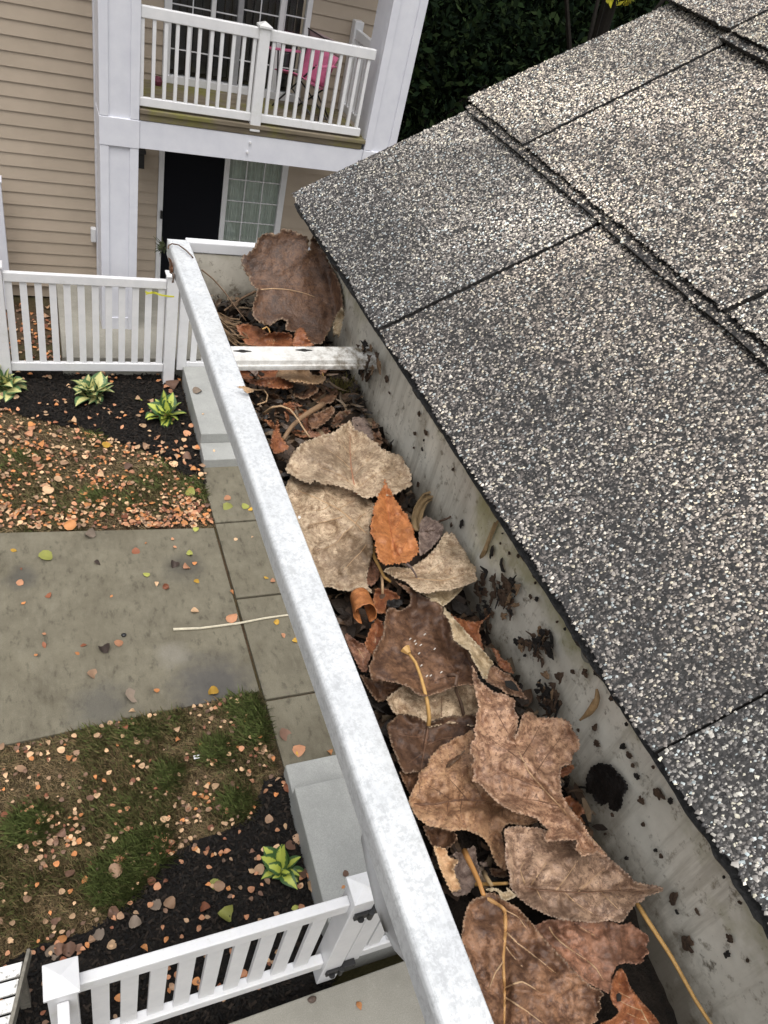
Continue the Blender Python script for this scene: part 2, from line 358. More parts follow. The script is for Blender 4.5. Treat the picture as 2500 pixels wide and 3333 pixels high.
# mulch beds: bumpy sheets
def pip(px, py, poly):
    px = np.asarray(px); py = np.asarray(py); ins = np.zeros(px.shape, bool); n = len(poly)
    for i in range(n):
        x1, y1 = poly[i]; x2, y2 = poly[(i + 1) % n]
        c = ((y1 > py) != (y2 > py)) & (px < (x2 - x1) * (py - y1) / ((y2 - y1) if y2 != y1 else 1e-9) + x1)
        ins ^= c
    return ins
def G2(q): p = gz(q); return (p.x, p.y)
BED_FAR = [(-2.2, 7.9), (-2.2, 6.2)] + [G2(cC(x, y)) for x, y in ((0, 1000), (90, 1005), (160, 1050), (270, 1070), (400, 1110), (520, 1125), (620, 1160), (760, 1215), (900, 1240), (1040, 1320), (1150, 1400), (1250, 1480))] + [(1.44, 5.75), (1.445, 6.03), (1.47, 7.65), (1.47, 7.75), (.22, 7.75), (.22, 7.9)]
BED_NEAR = [(-1.2, .9), (-1.2, 1.75)] + [G2(cE(x, y)) for x, y in ((0, 1090), (150, 1010), (260, 960), (400, 910), (560, 870), (680, 800), (800, 730), (870, 640), (960, 560), (1070, 420), (1180, 330), (1300, 260), (1450, 215))] + [G2(c5(x, y)) for x, y in ((880, 355), (960, 320), (1000, 230), (1020, 170), (1060, 150), (1112, 140))] + [(1.37, 2.3), (1.34, 1.2), (1.3, 1.13), (0, 1.09), (0, .9)]
def sheet(name, poly, step, z, amp, mat):
    xs = [p[0] for p in poly]; ys = [p[1] for p in poly]
    out = []; n = len(poly)
    for i in range(n):
        a = Vector(poly[i]); b = Vector(poly[(i+1) % n]); k = max(1, int((b - a).length / step))
        for j in range(k): out.append(a.lerp(b, j / k))
    gx, gy = np.meshgrid(np.arange(min(xs), max(xs), step), np.arange(min(ys), max(ys), step))
    gx = gx.ravel() + RNG.normal(0, step * .15, gx.size); gy = gy.ravel() + RNG.normal(0, step * .15, gy.size)
    k = pip(gx, gy, poly); pts = [Vector(p) for p in out] + [Vector((a, b)) for a, b in zip(gx[k], gy[k])]
    r = delaunay_2d_cdt(pts, [(i, (i+1) % len(out)) for i in range(len(out))], [], 1, 1e-5)
    mb = MB(); mb.v = [(p.x, p.y, z + amp * noise.noise(Vector((p.x * 14, p.y * 14, 3))) + amp * noise.noise(Vector((p.x * 5, p.y * 5, 9)))) for p in r[0]]
    mb.f = [tuple(f) for f in r[2]]
    return obj(name, mb, mat, smooth=True)
for nm, poly in (('mulch_bed', BED_FAR), ('mulch_bed', BED_NEAR)):
    tag(sheet(nm, poly, .035, -.006, .012, MULCH), kind='structure')
def chips(name, poly, n, size, cols, z0, seed):
    r = np.random.default_rng(seed)
    xs = [p[0] for p in poly]; ys = [p[1] for p in poly]
    x = r.uniform(max(-1.2, min(xs)), max(xs), n * 3); y = r.uniform(min(ys), max(ys), n * 3); k = pip(x, y, poly); x = x[k][:n]; y = y[k][:n]; n = len(x)
    a = r.uniform(0, 6.28, n); L = size * r.uniform(.4, 1.5, n); W = L * r.uniform(.2, .5, n); tilt = r.normal(0, .4, n)
    ca, sa = np.cos(a), np.sin(a)
    V = np.zeros((n, 5, 3)); z = z0 + r.uniform(0, .012, n)
    for i, (u, v, h) in enumerate(((-1, -1, 0), (1, -.8, 0), (1, 1, 0), (-1, .8, 0), (.1, 0, 1))):
        V[:, i, 0] = x + ca * u * L - sa * v * W; V[:, i, 1] = y + sa * u * L + ca * v * W
        V[:, i, 2] = z + u * L * tilt + h * W * .6
    fc = np.array([[0, 1, 4], [1, 2, 4], [2, 3, 4], [3, 0, 4]])
    Fc = (fc[None] + (np.arange(n) * 5)[:, None, None]).reshape(-1, 3)
    me = fastmesh(name, V.reshape(-1, 3), Fc, MCHIP)
    base = np.array(cols)[r.integers(0, len(cols), n)] * r.uniform(.6, 1.4, (n, 1))
    cattr(me, 'col', np.repeat(base, 5, 0)); return link(name, me)
MCHIP = m_attr('bark_chip', .85, .25)
CHC = [(.008, .0065, .006), (.012, .010, .008), (.005, .0045, .004), (.022, .016, .012)]
tag(chips('bark_mulch', BED_FAR, 9000, .016, CHC, .002, 3), kind='stuff')
tag(chips('bark_mulch', BED_NEAR, 9000, .014, CHC, .002, 4), kind='stuff')

# lawn blades: one stuff object per lawn, green tufts in tan thatch
LAWN_FAR = [(-2.3, 5.46), (1.39, 5.16), (1.40, 6.0)] + BED_FAR[2:-6][::-1] + [(-2.2, 6.2)]
LAWN_NEAR = [(-2.0, 3.10), (1.36, 3.27), (1.36, 2.36)] + BED_NEAR[2:-5][::-1] + [(-1.2, 1.75), (-2, 1.9)]
GRASSM = m_attr('grass_blade', .6, .3)
def lawn(name, poly, n, seed, gfun):
    r = np.random.default_rng(seed); xs = [p[0] for p in poly]; ys = [p[1] for p in poly]
    x = r.uniform(max(-1.3, min(xs)), max(xs), n * 2); y = r.uniform(min(ys), max(ys), n * 2); k = pip(x, y, poly); x = x[k]; y = y[k]
    gval = np.array([gfun(a, b) for a, b in zip(x, y)]); keep = r.uniform(0, 1, len(x)) < .30 + .7 * gval
    x, y, gval = x[keep][:n], y[keep][:n], gval[keep][:n]; n = len(x)
    a = r.uniform(0, 6.28, n); h = (.018 + .040 * gval) * r.uniform(.5, 1.4, n); lean = r.uniform(.5, 1.6, n) * h * np.where(gval < .35, 1.8, 1.0)
    wd = .0022 * r.uniform(.7, 1.5, n); ca, sa = np.cos(a), np.sin(a)
    V = np.zeros((n, 4, 3)); V[:, 0] = np.stack([x - sa * wd, y + ca * wd, 0 * x - .025], 1); V[:, 1] = np.stack([x + sa * wd, y - ca * wd, 0 * x - .025], 1)
    hh = np.where(gval < .35, h * .4, h)
    V[:, 2] = np.stack([x + ca * lean * .5 + sa * wd * .7, y + sa * lean * .5 - ca * wd * .7, hh * .75 - .018], 1)
    V[:, 3] = np.stack([x + ca * lean, y + sa * lean, hh - .018], 1)
    Fc = (np.array([[0, 1, 2], [0, 2, 3]])[None] + (np.arange(n) * 4)[:, None, None]).reshape(-1, 3)
    me = fastmesh(name, V.reshape(-1, 3), Fc, GRASSM)
    green = np.array([(.115, .145, .045)]) * r.uniform(.5, 1.5, (n, 1)); tan = np.array([(.21, .15, .08)]) * r.uniform(.35, 1.35, (n, 1))
    t = np.clip((gval - .28) * 1.7 + r.normal(0, .32, n), 0, 1)[:, None]
    cattr(me, 'col', np.repeat(green * t + tan * (1 - t), 4, 0)); return tag(link(name, me), kind='stuff')
TUFT = [G2(q) for q in [cC(640, 1170), cC(600, 1560), cC(1090, 1350), cC(1340, 1560), cC(100, 1300), cC(1270, 1480), c5(450, 560), c5(570, 440), c5(900, 270), c5(110, 330), c4(1230, 1100), c4(1270, 1170), c4(1200, 1060), cE(760, 580), cE(960, 400), cE(200, 180), cE(700, 500), c5(660, 150), c5(830, 60)]]
def gfun(x, y):
    v = .5 + .9 * noise.noise(Vector((x * 1.5, y * 1.5, 4.2))) + .5 * noise.noise(Vector((x * 5, y * 5, 1.1)))
    v *= .66
    for tx, ty in TUFT: v += .9 * math.exp(-((x - tx) ** 2 + (y - ty) ** 2) / .012)
    return min(1, max(0, v))
lawn('grass', LAWN_FAR, 34000, 5, lambda x, y: .8 * gfun(x, y)); lawn('grass', LAWN_NEAR, 60000, 6, gfun)

# ================================================================== OPPOSITE BUILDING
YB, YF = 9.5, 8.39
bld = thing('apartment_building', 'beige sided apartment building with white balcony columns across the lawn', 'building', (1.5, 9.5, 0))
# lap siding boards, one course each
def board(x0, x1, z):
    sec = [(YB - .001, z + .1423), (YB - .016, z), (YB + .02, z), (YB + .02, z + .1423)]
    return MB().prism([(0, y, zz) for y, zz in sec], (x0, 0, 0), (x1, 0, 0))
for k in range(-3, 44):
    z = .584 + .1423 * k
    segs = [(-4.5, 3.84)]
    if z < 2.2: segs = [(-4.5, 1.428), (2.99, 3.84)]
    elif 2.58 < z < 4.75: segs = [(-4.5, 1.428), (3.0, 3.84)]
    for a, b in segs: obj('siding_board', board(a, b, z), SIDING, bld)
obj('wall', MB().box(-4.5, 1.43, YB + .022, YB + .2, 0, 7).box(3.0, 3.84, YB + .022, YB + .2, 0, 7).box(1.43, 3.0, YB + .022, YB + .2, 2.21, 2.6).box(1.43, 3.0, YB + .022, YB + .2, 4.75, 7), SIDING, bld)
obj('side_wall', MB().box(3.64, 3.84, YB + .21, 17, 0, 7), SIDING, bld)
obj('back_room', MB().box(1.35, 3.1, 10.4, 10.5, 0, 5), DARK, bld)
obj('upper_balcony', MB().box(.69, 3.85, 8.42, 9.47, 5.12, 5.36), TRIM, bld)
obj('balcony_ceiling', MB().box(1.07, 3.46, 8.45, 9.47, 2.50, 2.53), TRIM, bld)
# columns with raised stiles: (x range), depth
def column(x0, x1, yd, name='column'):
    c = obj(name, MB().box(x0 + .02, x1 - .02, YF + .02, yd, .2, 7.2), TRIM, bld)
    wst = .085
    for za, zb in ((.20, 2.27), (2.545, 5.0)):
        obj('trim_board', MB().box(x0, x0 + wst, YF, YF + .05, za, zb), TRIM, c, .004)
        obj('trim_board', MB().box(x1 - wst, x1, YF, YF + .05, za, zb), TRIM, c, .004)
        obj('trim_board', MB().box(x0, x0 + .012, YF + .052, yd, za, zb), TRIM, c, .003)
    obj('trim_board', MB().box(x0 - .004, x1 + .004, YF - .006, yd + .004, 2.274, 2.541), TRIM, c, .004)
    obj('base_board', MB().box(x0 + wst + .001, x1 - wst - .001, YF + .006, YF + .05, .20, .36), TRIM, c, .004)
    return c
column(.69, 1.062, 8.80); column(3.475, 3.848, 8.80)
obj('downspout', MB().box(.722, .80, 9.36, 9.475, .2, 6.5), TRIM, bld, .006)
obj('beam', MB().box(1.068, 3.47, YF + .012, YF + .14, 2.275, 2.54), TRIM, bld, .004)
bolt = MB().tube([(2.19, YF + .014, 2.47), (2.19, YF - .008, 2.47)], .012, 8).tube([(2.17, YF + .014, 2.37), (2.17, YF - .008, 2.37)], .012, 8)
obj('bolt', bolt, FRAME, bld)
# deck: boards run out to the edge
for i in range(8):
    y0 = YF - .015 + i * .137
    obj('deck_board', MB().box(1.066, 3.47, y0, y0 + .131, 2.615 - .004 * (i == 0), 2.655 - .006 * (i == 0)), DECK, bld, .004)
obj('deck_edge', MB().box(1.07, 3.44, YF + .005, YF + .05, 2.545, 2.609), DECK, bld, .004)
# balcony railing
def railing():
    r = obj('balcony_railing', MB().box(1.064, 3.41, YF + .02, YF + .075, 3.425, 3.525), VINYL, bld, .008)
    obj('bottom_rail', MB().box(1.064, 3.40, YF + .022, YF + .07, 2.672, 2.752), VINYL, r, .006)
    obj('post', MB().box(2.168, 2.275, YF - .012, YF + .095, 2.585, 3.53), VINYL, r, .006)
    cap = MB().add([(2.155, YF - .025, 3.532), (2.288, YF - .025, 3.532), (2.288, YF + .108, 3.532), (2.155, YF + .108, 3.532),
                    (2.155, YF - .025, 3.55), (2.288, YF - .025, 3.55), (2.288, YF + .108, 3.55), (2.155, YF + .108, 3.55), (2.221, YF + .041, 3.585)],
                   [(3, 2, 1, 0), (0, 1, 5, 4), (1, 2, 6, 5), (2, 3, 7, 6), (3, 0, 4, 7), (4, 5, 8), (5, 6, 8), (6, 7, 8), (7, 4, 8)])
    obj('post_cap', cap, VINYL, r)
    me = MB().box(-.016, .016, YF + .031, YF + .063, 2.753, 3.424).mesh('baluster', VINYL)
    xs = [1.087 + .1055 * i for i in range(11)] + [2.332 + .1015 * i for i in range(11)]
    for x in xs:
        b = bpy.data.objects.new('baluster', me); C.objects.link(b); b.parent = r; b.location = (x, 0, 0)
    return r
R_ = railing()
# side railing on the far right of the balcony
r2 = obj('side_railing', MB().box(3.50, 3.555, 8.82, 9.46, 3.425, 3.525), VINYL, bld, .008)
obj('bottom_rail', MB().box(3.502, 3.55, 8.82, 9.46, 2.672, 2.752), VINYL, r2, .006)
obj('post', MB().box(3.475, 3.58, 9.35, 9.46, 2.66, 3.60), VINYL, r2, .006)
me = MB().box(3.51, 3.542, -.016, .016, 2.753, 3.424).mesh('baluster', VINYL)
for i in range(5):
    b = bpy.data.objects.new('baluster', me); C.objects.link(b); b.parent = r2; b.location = (0, 8.88 + i * .1, 0)
# upper sliding door: frame, stiles, panes with bars, vanes behind
def pane(x0, x1, z0, z1, cols, rows, par, y, bar=.012):
    p = obj('pane', MB().box(x0, x1, y + .02, y + .026, z0, z1), GLASS, par)
    mb = MB()
    for i in cols: mb.box(i - bar / 2, i + bar / 2, y + .012, y + .019, z0, z1)
    for k in rows: mb.box(x0, x1, y + .0118, y + .0188, k - bar / 2, k + bar / 2)
    if mb.v: obj('glazing_bars', mb, FRAME, p)
up = obj('sliding_door', MB().box(1.43, 1.508, YB - .03, YB + .05, 2.66, 4.75).box(2.943, 3.0, YB - .03, YB + .05, 2.66, 4.75).box(1.43, 3.0, YB - .045, YB + .05, 2.655, 2.732).box(1.43, 3.0, YB - .03, YB + .05, 4.68, 4.755), FRAME, bld, .004)
obj('stile', MB().box(1.915, 1.962, YB - .02, YB + .02, 2.733, 4.679).box(2.649, 2.703, YB - .02, YB + .03, 2.733, 4.679), FRAME, up, .003)
obj('meeting_stile', MB().box(2.195, 2.252, YB - .025, YB + .03, 2.733, 4.679), plain('grey_stile', (.30, .30, .31), .5), up, .003)
pane(1.508, 1.915, 2.733, 4.68, [1.727], [2.985, 3.40, 3.82], up, YB); pane(1.962, 2.195, 2.733, 4.68, [], [2.985, 3.40, 3.82], up, YB)
pane(2.252, 2.649, 2.733, 4.68, [2.445], [2.985, 3.47, 3.82], up, YB); pane(2.703, 2.943, 2.733, 4.68, [2.72], [2.985, 3.50, 3.82], up, YB)
me = MB().add([(-.04, 9.66, 2.75), (.04, 9.70, 2.75), (.04, 9.70, 4.7), (-.04, 9.66, 4.7)], [(0, 1, 2, 3)]).mesh('blind_vane', BLIND)
for i in range(19):
    b = bpy.data.objects.new('blind_vane', me); C.objects.link(b); b.parent = up; b.location = (1.5 + i * .079, 0, 0)
# ground-floor sliding door: black screen left, barred window right
lo = obj('sliding_door', MB().box(1.43, 1.49, YB - .03, YB + .05, .215, 2.2).box(2.913, 2.985, YB - .03, YB + .05, .215, 2.2).box(1.43, 2.985, YB - .03, YB + .05, .2151, .28).box(1.43, 2.985, YB - .031, YB + .05, 2.12, 2.2), FRAME, bld, .004)
lo['label'] = 'lower sliding door with black screen and white barred window'
obj('stile', MB().box(2.197, 2.258, YB - .02, YB + .03, .281, 2.119), FRAME, lo, .003)
sc_ = obj('screen_panel', MB().box(1.491, 2.196, YB, YB + .02, .281, 2.119), SCREEN, lo)
obj('door_handle', MB().box(1.462, 1.486, YB - .055, YB - .031, 1.14, 1.24), BLACK, lo, .004)
pane(2.258, 2.913, .281, 2.119, [2.478, 2.70], [.63, .894, 1.157, 1.42, 1.684, 1.95], lo, YB)
cm = MB(); pts = []
for i in range(60):
    x = 2.2 + i * .0125; pts.append((x, 9.575 + .018 * math.sin(i * 1.15) + .008 * math.sin(i * .5)))
for i in range(59):
    cm.add([(pts[i][0], pts[i][1], .25), (pts[i+1][0], pts[i+1][1], .25), (pts[i+1][0], pts[i+1][1], 2.15), (pts[i][0], pts[i][1], 2.15)], [(0, 1, 2, 3)])
obj('curtain', cm, CURTAIN, lo, smooth=True)
obj('outlet_cover', MB().box(.66, .72, 9.40, 9.475, .80, .97), VINYL, bld, .012)
lan = thing('wall_lantern', 'small black lantern on the beige wall beside the left balcony column', 'lamp', (1.20, 9.47, 1.74))
obj('lamp_body', MB().box(1.16, 1.25, 9.36, 9.45, 1.74, 1.90), BLACK, lan, .006); obj('lamp_cap', MB().box(1.145, 1.265, 9.345, 9.465, 1.902, 1.95), BLACK, lan, .01)
obj('bracket', MB().box(1.19, 1.22, 9.452, 9.49, 1.78, 1.9), BLACK, lan)
# white post at the far left edge in front of the wall
tag(obj('porch_post', MB().box(-.40, -.255, 9.15, 9.3, 0, 1.50).box(-.41, -.245, 9.14, 9.31, 1.502, 1.53), TRIM, bevel=.006), 'white post standing against the siding at the left edge', 'post')
# pink folding chair on the balcony
ch = thing('folding_chair', 'pink canvas folding chair with black legs on the balcony', 'chair', (2.9, 9.0, 2.66))
bk = [(2.86, 9.24, 2.98), (3.05, 8.86, 3.0), (3.18, 8.90, 3.30), (2.95, 9.30, 3.33)]
def cloth(mb, q, thick=.01, sag=.03, n=7):
    q = [Vector(p) for p in q]; nrm = (q[1] - q[0]).cross(q[3] - q[0]).normalized(); base = len(mb.v); vs = []
    for j in range(n):
        for i in range(n):
            u, v = i / (n - 1), j / (n - 1); p = q[0].lerp(q[1], u).lerp(q[3].lerp(q[2], u), v)
            p -= nrm * sag * 4 * u * (1 - u) * (1 - .6 * v); vs.append(p)
    mb.add(vs, [(j*n+i, j*n+i+1, (j+1)*n+i+1, (j+1)*n+i) for j in range(n-1) for i in range(n-1)])
b_ = MB(); cloth(b_, bk); obj('backrest', b_, PINK, ch, smooth=True).modifiers.new('s', 'SOLIDIFY').thickness = .012
b_ = MB(); cloth(b_, [bk[3], bk[2], (3.20, 8.90, 3.43), (2.93, 9.31, 3.45)], sag=.02); obj('headrest', b_, PINKMESH, ch, smooth=True).modifiers.new('s', 'SOLIDIFY').thickness = .006
b_ = MB(); cloth(b_, [(2.56, 9.12, 3.045), (2.90, 8.76, 3.03), (3.06, 8.86, 2.98), (2.86, 9.26, 2.98)], sag=-.04); obj('seat', b_, PINK, ch, smooth=True).modifiers.new('s', 'SOLIDIFY').thickness = .012
for a, b in (((2.47, 9.12, 3.23), (2.88, 9.28, 3.22)), ((2.90, 8.72, 3.21), (3.14, 8.86, 3.22))):
    d = (Vector(b) - Vector(a)); s_ = Vector((d.y, -d.x, 0)).normalized() * .035
    obj('armrest', MB().prism([Vector(a) - s_, Vector(b) - s_, Vector(b) + s_, Vector(a) + s_], (0, 0, -.006), (0, 0, .006)), PINK, ch)
legs = [((2.57, 9.10, 3.23), (2.60, 9.0, 2.66)), ((2.60, 9.16, 3.05), (3.0, 8.80, 2.66)), ((2.90, 8.75, 3.22), (2.60, 9.18, 2.66)), ((2.90, 8.78, 3.03), (3.22, 8.98, 2.66)),
        ((3.10, 8.86, 3.42), (3.05, 8.84, 2.66)), ((2.95, 9.3, 3.44), (2.87, 9.22, 2.66)), ((2.87, 9.28, 2.98), (3.18, 8.92, 2.66)), ((3.06, 8.86, 2.98), (2.86, 9.2, 2.66))]
for a, b in legs: obj('leg', MB().tube([a, b], .009, 6), BLACK, ch)
obj('cup_pouch', MB().tube([(2.66, 9.13, 3.21), (2.665, 9.13, 3.09)], [.045, .038], 10), plain('black_net', (.03, .035, .035), .8), ch)
obj('top_binding', MB().tube([(2.93, 9.31, 3.45), (3.06, 9.1, 3.42), (3.20, 8.90, 3.43)], .007, 5), BLACK, ch)
tag(obj('flower_pot', MB().tube([(1.36, 9.30, 2.66), (1.36, 9.30, 2.70), (1.36, 9.30, 2.74)], [.04, .05, .03], 10), plain('dark_red_clay', (.14, .03, .05), .6)), 'small dark red pot on the balcony floor by the wall', 'pot')

# ================================================================== FENCES AND GATES
def capmesh(x0, x1, y0, y1, z):
    o = .012; cx, cy = (x0 + x1) / 2, (y0 + y1) / 2
    return MB().add([(x0-o, y0-o, z), (x1+o, y0-o, z), (x1+o, y1+o, z), (x0-o, y1+o, z), (x0-o, y0-o, z+.02), (x1+o, y0-o, z+.02), (x1+o, y1+o, z+.02), (x0-o, y1+o, z+.02), (cx, cy, z+.05)],
                    [(3, 2, 1, 0), (0, 1, 5, 4), (1, 2, 6, 5), (2, 3, 7, 6), (3, 0, 4, 7), (4, 5, 8), (5, 6, 8), (6, 7, 8), (7, 4, 8)])
def post(par, x0, x1, y0, y1, z0, z1):
    p = obj('post', MB().box(x0, x1, y0, y1, z0, z1), VINYL, par, .006)
    obj('post_cap', capmesh(x0, x1, y0, y1, z1 + .001), VINYL, p, .003); return p
YP = 7.615
ff = thing('picket_fence', 'white picket fence enclosing the far patio behind the three hostas', 'fence', (.5, 7.63, 0))
post(ff, -.40, -.28, 7.56, 7.68, -.03, 1.30); post(ff, 1.268, 1.388, 7.56, 7.68, -.03, 1.30)
obj('top_rail', MB().box(-.279, 1.267, 7.595, 7.65, 1.150, 1.247), VINYL, ff, .008)
obj('bottom_rail', MB().box(-.279, 1.267, 7.597, 7.648, .14, .238), VINYL, ff, .006)
me = MB().box(-.033, .033, 7.612, 7.632, .239, 1.149).mesh('picket', VINYL)
for i in range(12):
    b = bpy.data.objects.new('picket', me); C.objects.link(b); b.parent = ff; b.location = Vector((-.233 + .1322 * i, 0, 0)) - WLOC[ff.name]
ff2 = thing('picket_fence', 'white picket fence running out of the picture at the far left', 'fence', (-1.2, 7.63, 0))
obj('top_rail', MB().box(-2.4, -.405, 7.595, 7.65, 1.150, 1.247), VINYL, ff2, .008); obj('bottom_rail', MB().box(-2.4, -.405, 7.597, 7.648, .14, .238), VINYL, ff2, .006)
for i in range(14):
    b = bpy.data.objects.new('picket', me); C.objects.link(b); b.parent = ff2; b.location = Vector((-.48 - .1322 * i, 0, 0)) - WLOC[ff2.name]
gt = thing('picket_gate', 'white picket gate at the top of the far concrete steps', 'gate', (1.9, 7.63, .15))
obj('gate_stile', MB().box(1.416, 1.520, 7.60, 7.65, .16, 1.25), VINYL, gt, .006); obj('gate_stile', MB().box(2.3, 2.4, 7.60, 7.65, .16, 1.25), VINYL, gt, .006)
obj('top_rail', MB().box(1.521, 2.299, 7.603, 7.647, 1.15, 1.245), VINYL, gt, .006); obj('bottom_rail', MB().box(1.521, 2.299, 7.603, 7.647, .165, .262), VINYL, gt, .006)
for i in range(6):
    b = bpy.data.objects.new('picket', me); C.objects.link(b); b.parent = gt; b.location = Vector((1.60 + .125 * i, 0, .025)) - WLOC[gt.name]
# yellow ribbon tied to a picket
rb = MB()
for pts in ([cC(945, 240), cC(975, 250), cC(1010, 245), cC(1050, 262), cC(1090, 268), cC(1160, 274)], [cC(950, 255), cC(990, 243), cC(1035, 258), cC(1080, 268)]):
    P = [at(*q, 1, 7.555 + .004 * (i % 2)) for i, q in enumerate(pts)]
    for a, b in zip(P, P[1:]): rb.add([a + Vector((0, 0, -.009)), b + Vector((0, .004, -.009)), b + Vector((0, .004, .009)), a + Vector((0, 0, .009))], [(0, 1, 2, 3)])
rbo = tag(obj('ribbon', rb, RIBBON), 'yellow ribbon tied across the right end of the far picket fence', 'ribbon')
rbo.modifiers.new('s', 'SOLIDIFY').thickness = .002
# near fence
nf = thing('picket_fence', 'white picket fence with square capped posts in the near left corner', 'fence', (.6, 1.22, .2))
post(nf, -.152, -.036, 1.165, 1.28, .0, 1.275); post(nf, 1.203, 1.318, 1.178, 1.293, .15, 1.275)
obj('top_rail', MB().box(-.035, 1.202, 1.205, 1.255, 1.11, 1.205), VINYL, nf, .006)
obj('bottom_rail', MB().box(-.035, 1.202, 1.195, 1.25, .36, .445), VINYL, nf, .006)
me2 = MB().box(0, .076, 1.216, 1.238, .446, 1.109).mesh('picket', VINYL)
for i in range(9):
    b = bpy.data.objects.new('picket', me2); C.objects.link(b); b.parent = nf; b.location = Vector((.014 + .1275 * i, 0, 0)) - WLOC[nf.name]
obj('side_rail', MB().box(-.118, -.07, .2, 1.164, 1.11, 1.2), VINYL, nf, .006)
ng = thing('picket_gate', 'white picket gate on black hinges beside the near capped post', 'gate', (1.8, 1.22, .2))
obj('gate_stile', MB().box(1.345, 1.44, 1.20, 1.25, .30, 1.20), VINYL, ng, .006)
obj('top_rail', MB().box(1.441, 2.3, 1.203, 1.247, 1.105, 1.195), VINYL, ng, .006); obj('bottom_rail', MB().box(1.441, 2.3, 1.203, 1.247, .32, .41), VINYL, ng, .006)
for i in range(6):
    b = bpy.data.objects.new('picket', me2); C.objects.link(b); b.parent = ng; b.location = Vector((1.47 + .125 * i, 0, -.03)) - WLOC[ng.name]
for z in (1.12, .33):
    hmb = MB().box(1.225, 1.30, 1.16, 1.177, z - .022, z + .03).box(1.318, 1.40, 1.165, 1.198, z - .02, z + .025)
    hmb.tube([(1.31, 1.16, z - .03), (1.31, 1.16, z + .035)], .016, 8).tube([(1.26, 1.158, z - .045), (1.26, 1.158, z - .01)], [.006, .02], 8)
    obj('hinge', hmb, BLACK, ng, .004)
for o_ in list(C.objects):
    if o_.name.startswith(('picket', 'baluster')) and o_.type == 'MESH':
        o_.location.x += random.uniform(-.002, .002); o_.rotation_euler = (0, random.uniform(-.0015, .0015), 0)
# weathered slatted bench, bottom left corner
bn = thing('wooden_bench', 'old slatted bench with peeling white paint in the lower left corner', 'bench', (-.4, 1.5, 0))
for i in range(6):
    y0 = 1.625 - i * .075
    obj('slat', MB().prism([(-1.2, y0, .50), (-.285 - .018 * i, y0 - .01, .50), (-.30 - .018 * i, y0 - .07, .495), (-1.2, y0 - .06, .495)], (0, 0, -.022), (0, 0, 0)), OLDW, bn, .003)
greyw = plain('grey_weathered_wood', (.20, .185, .155), .8, .3, 40, .2, .5)
obj('end_board', MB().prism([(-.262, 1.66, .48), (-.246, 1.655, .48), (-.37, 1.2, .48), (-.392, 1.2, .48)], (0, 0, -.05), (0, 0, .05)), greyw, bn, .004)
obj('leg', MB().box(-.33, -.28, 1.55, 1.60, 0, .42), greyw, bn); obj('leg', MB().box(-.46, -.41, 1.22, 1.27, 0, .42), greyw, bn)
obj('leg', MB().box(-1.15, -1.1, 1.55, 1.60, 0, .42), greyw, bn)
# pale stick on the path
tag(obj('stick', MB().tube([(.838, 3.99, .012), (1.05, 3.965, .013), (1.36, 3.965, .013), (1.6, 3.985, .012), (1.95, 3.99, .012), (2.2, 4.02, .01)], [.012, .010, .010, .009, .008, .005], 7), STICKM), 'long pale bare stick lying across the concrete path', 'stick')
# ================================================================== HOSTAS
def m_hosta(name, mid, edge):
    t = NT(name); u = t.attr('u'); n = t.noise(60, 3)
    c = t.mix(t.ramp(t.math('ADD', u, t.math('MULTIPLY', t.math('SUBTRACT', n, .5), .7)), [(.42, 0.), (.6, 1.)]), mid, edge)
    return t.done(c, .4, .4)
HM = [m_hosta('hosta_cream', (.52, .50, .21), (.08, .15, .06)), m_hosta('hosta_lime', (.42, .47, .085), (.045, .10, .03))]
def hosta_leaf(L, Wd, mat, droop, lift):
    n = 9; vs = []; us = []; fs = []
    for i in range(n):
        t = i / (n - 1); wdt = 1.3 * Wd * (math.sin(math.pi * min(1, max(0, (t - .12)) / .88) ** .75) if t > .12 else .06) + .003 * (1 - t)
        r = L * t; z = lift * t - droop * t * t
        for k in (-1, -.5, 0, .5, 1):
            vs.append((r, k * wdt, z + .22 * abs(k) * wdt)); us.append(abs(k))
    for i in range(n - 1):
        for k in range(4): fs.append((i*5+k, (i+1)*5+k, (i+1)*5+k+1, i*5+k+1))
    mb = MB().add(vs, fs); me = mb.mesh('leaf', mat, True); fattr(me, 'u', us); return me
def hosta(label, q, size, nl, mat, seed, angs=None):
    p = gz(q); r = random.Random(seed); h = thing('hosta_plant', label, 'plant', (p.x, p.y, 0), 'hostas in the mulch')
    mes = [hosta_leaf(size * s_, size * .22 * r.uniform(.85, 1.2), mat, size * d, size * l_) for s_, d, l_ in ((1, .60, .80), (.85, .30, .95), (.95, .85, .75), (.75, .1, 1.0))]
    for i in range(nl):
        o = bpy.data.objects.new('leaf', mes[i % 4]); C.objects.link(o); o.parent = h
        a = angs[i] if angs else i * 2.4 + r.uniform(-.3, .3)
        o.rotation_euler = (r.uniform(-.5, .5), r.uniform(-.75, .35), a + r.uniform(-.5, .5)); q_ = r.uniform(0, .055 if nl > 20 else .018) * size / .2; b_a = r.uniform(0, 6.28); o.location = (q_ * math.cos(b_a), q_ * math.sin(b_a), .004 + .002 * r.random()); s = r.uniform(.45, 1.1); o.scale = (s, s, s)
    obj('stalk', MB().tube([(0, 0, -.02), (0, 0, .05)], [.016, .006], 7), plain('hosta_stalk', (.20, .26, .08)), h, local=True)
hosta('cream and green hosta cut by the left edge of the picture', cC(40, 870), .27, 40, HM[0], 1)
hosta('bushy cream striped hosta in the middle of the far bed', cC(605, 920), .255, 46, HM[0], 2)
hosta('small lime yellow hosta nearest the far steps', cC(1068, 1050), .235, 30, HM[1], 3)
hosta('bright yellow green hosta alone in the near mulch bed', cD(630, 480), .19, 15, HM[1], 9)
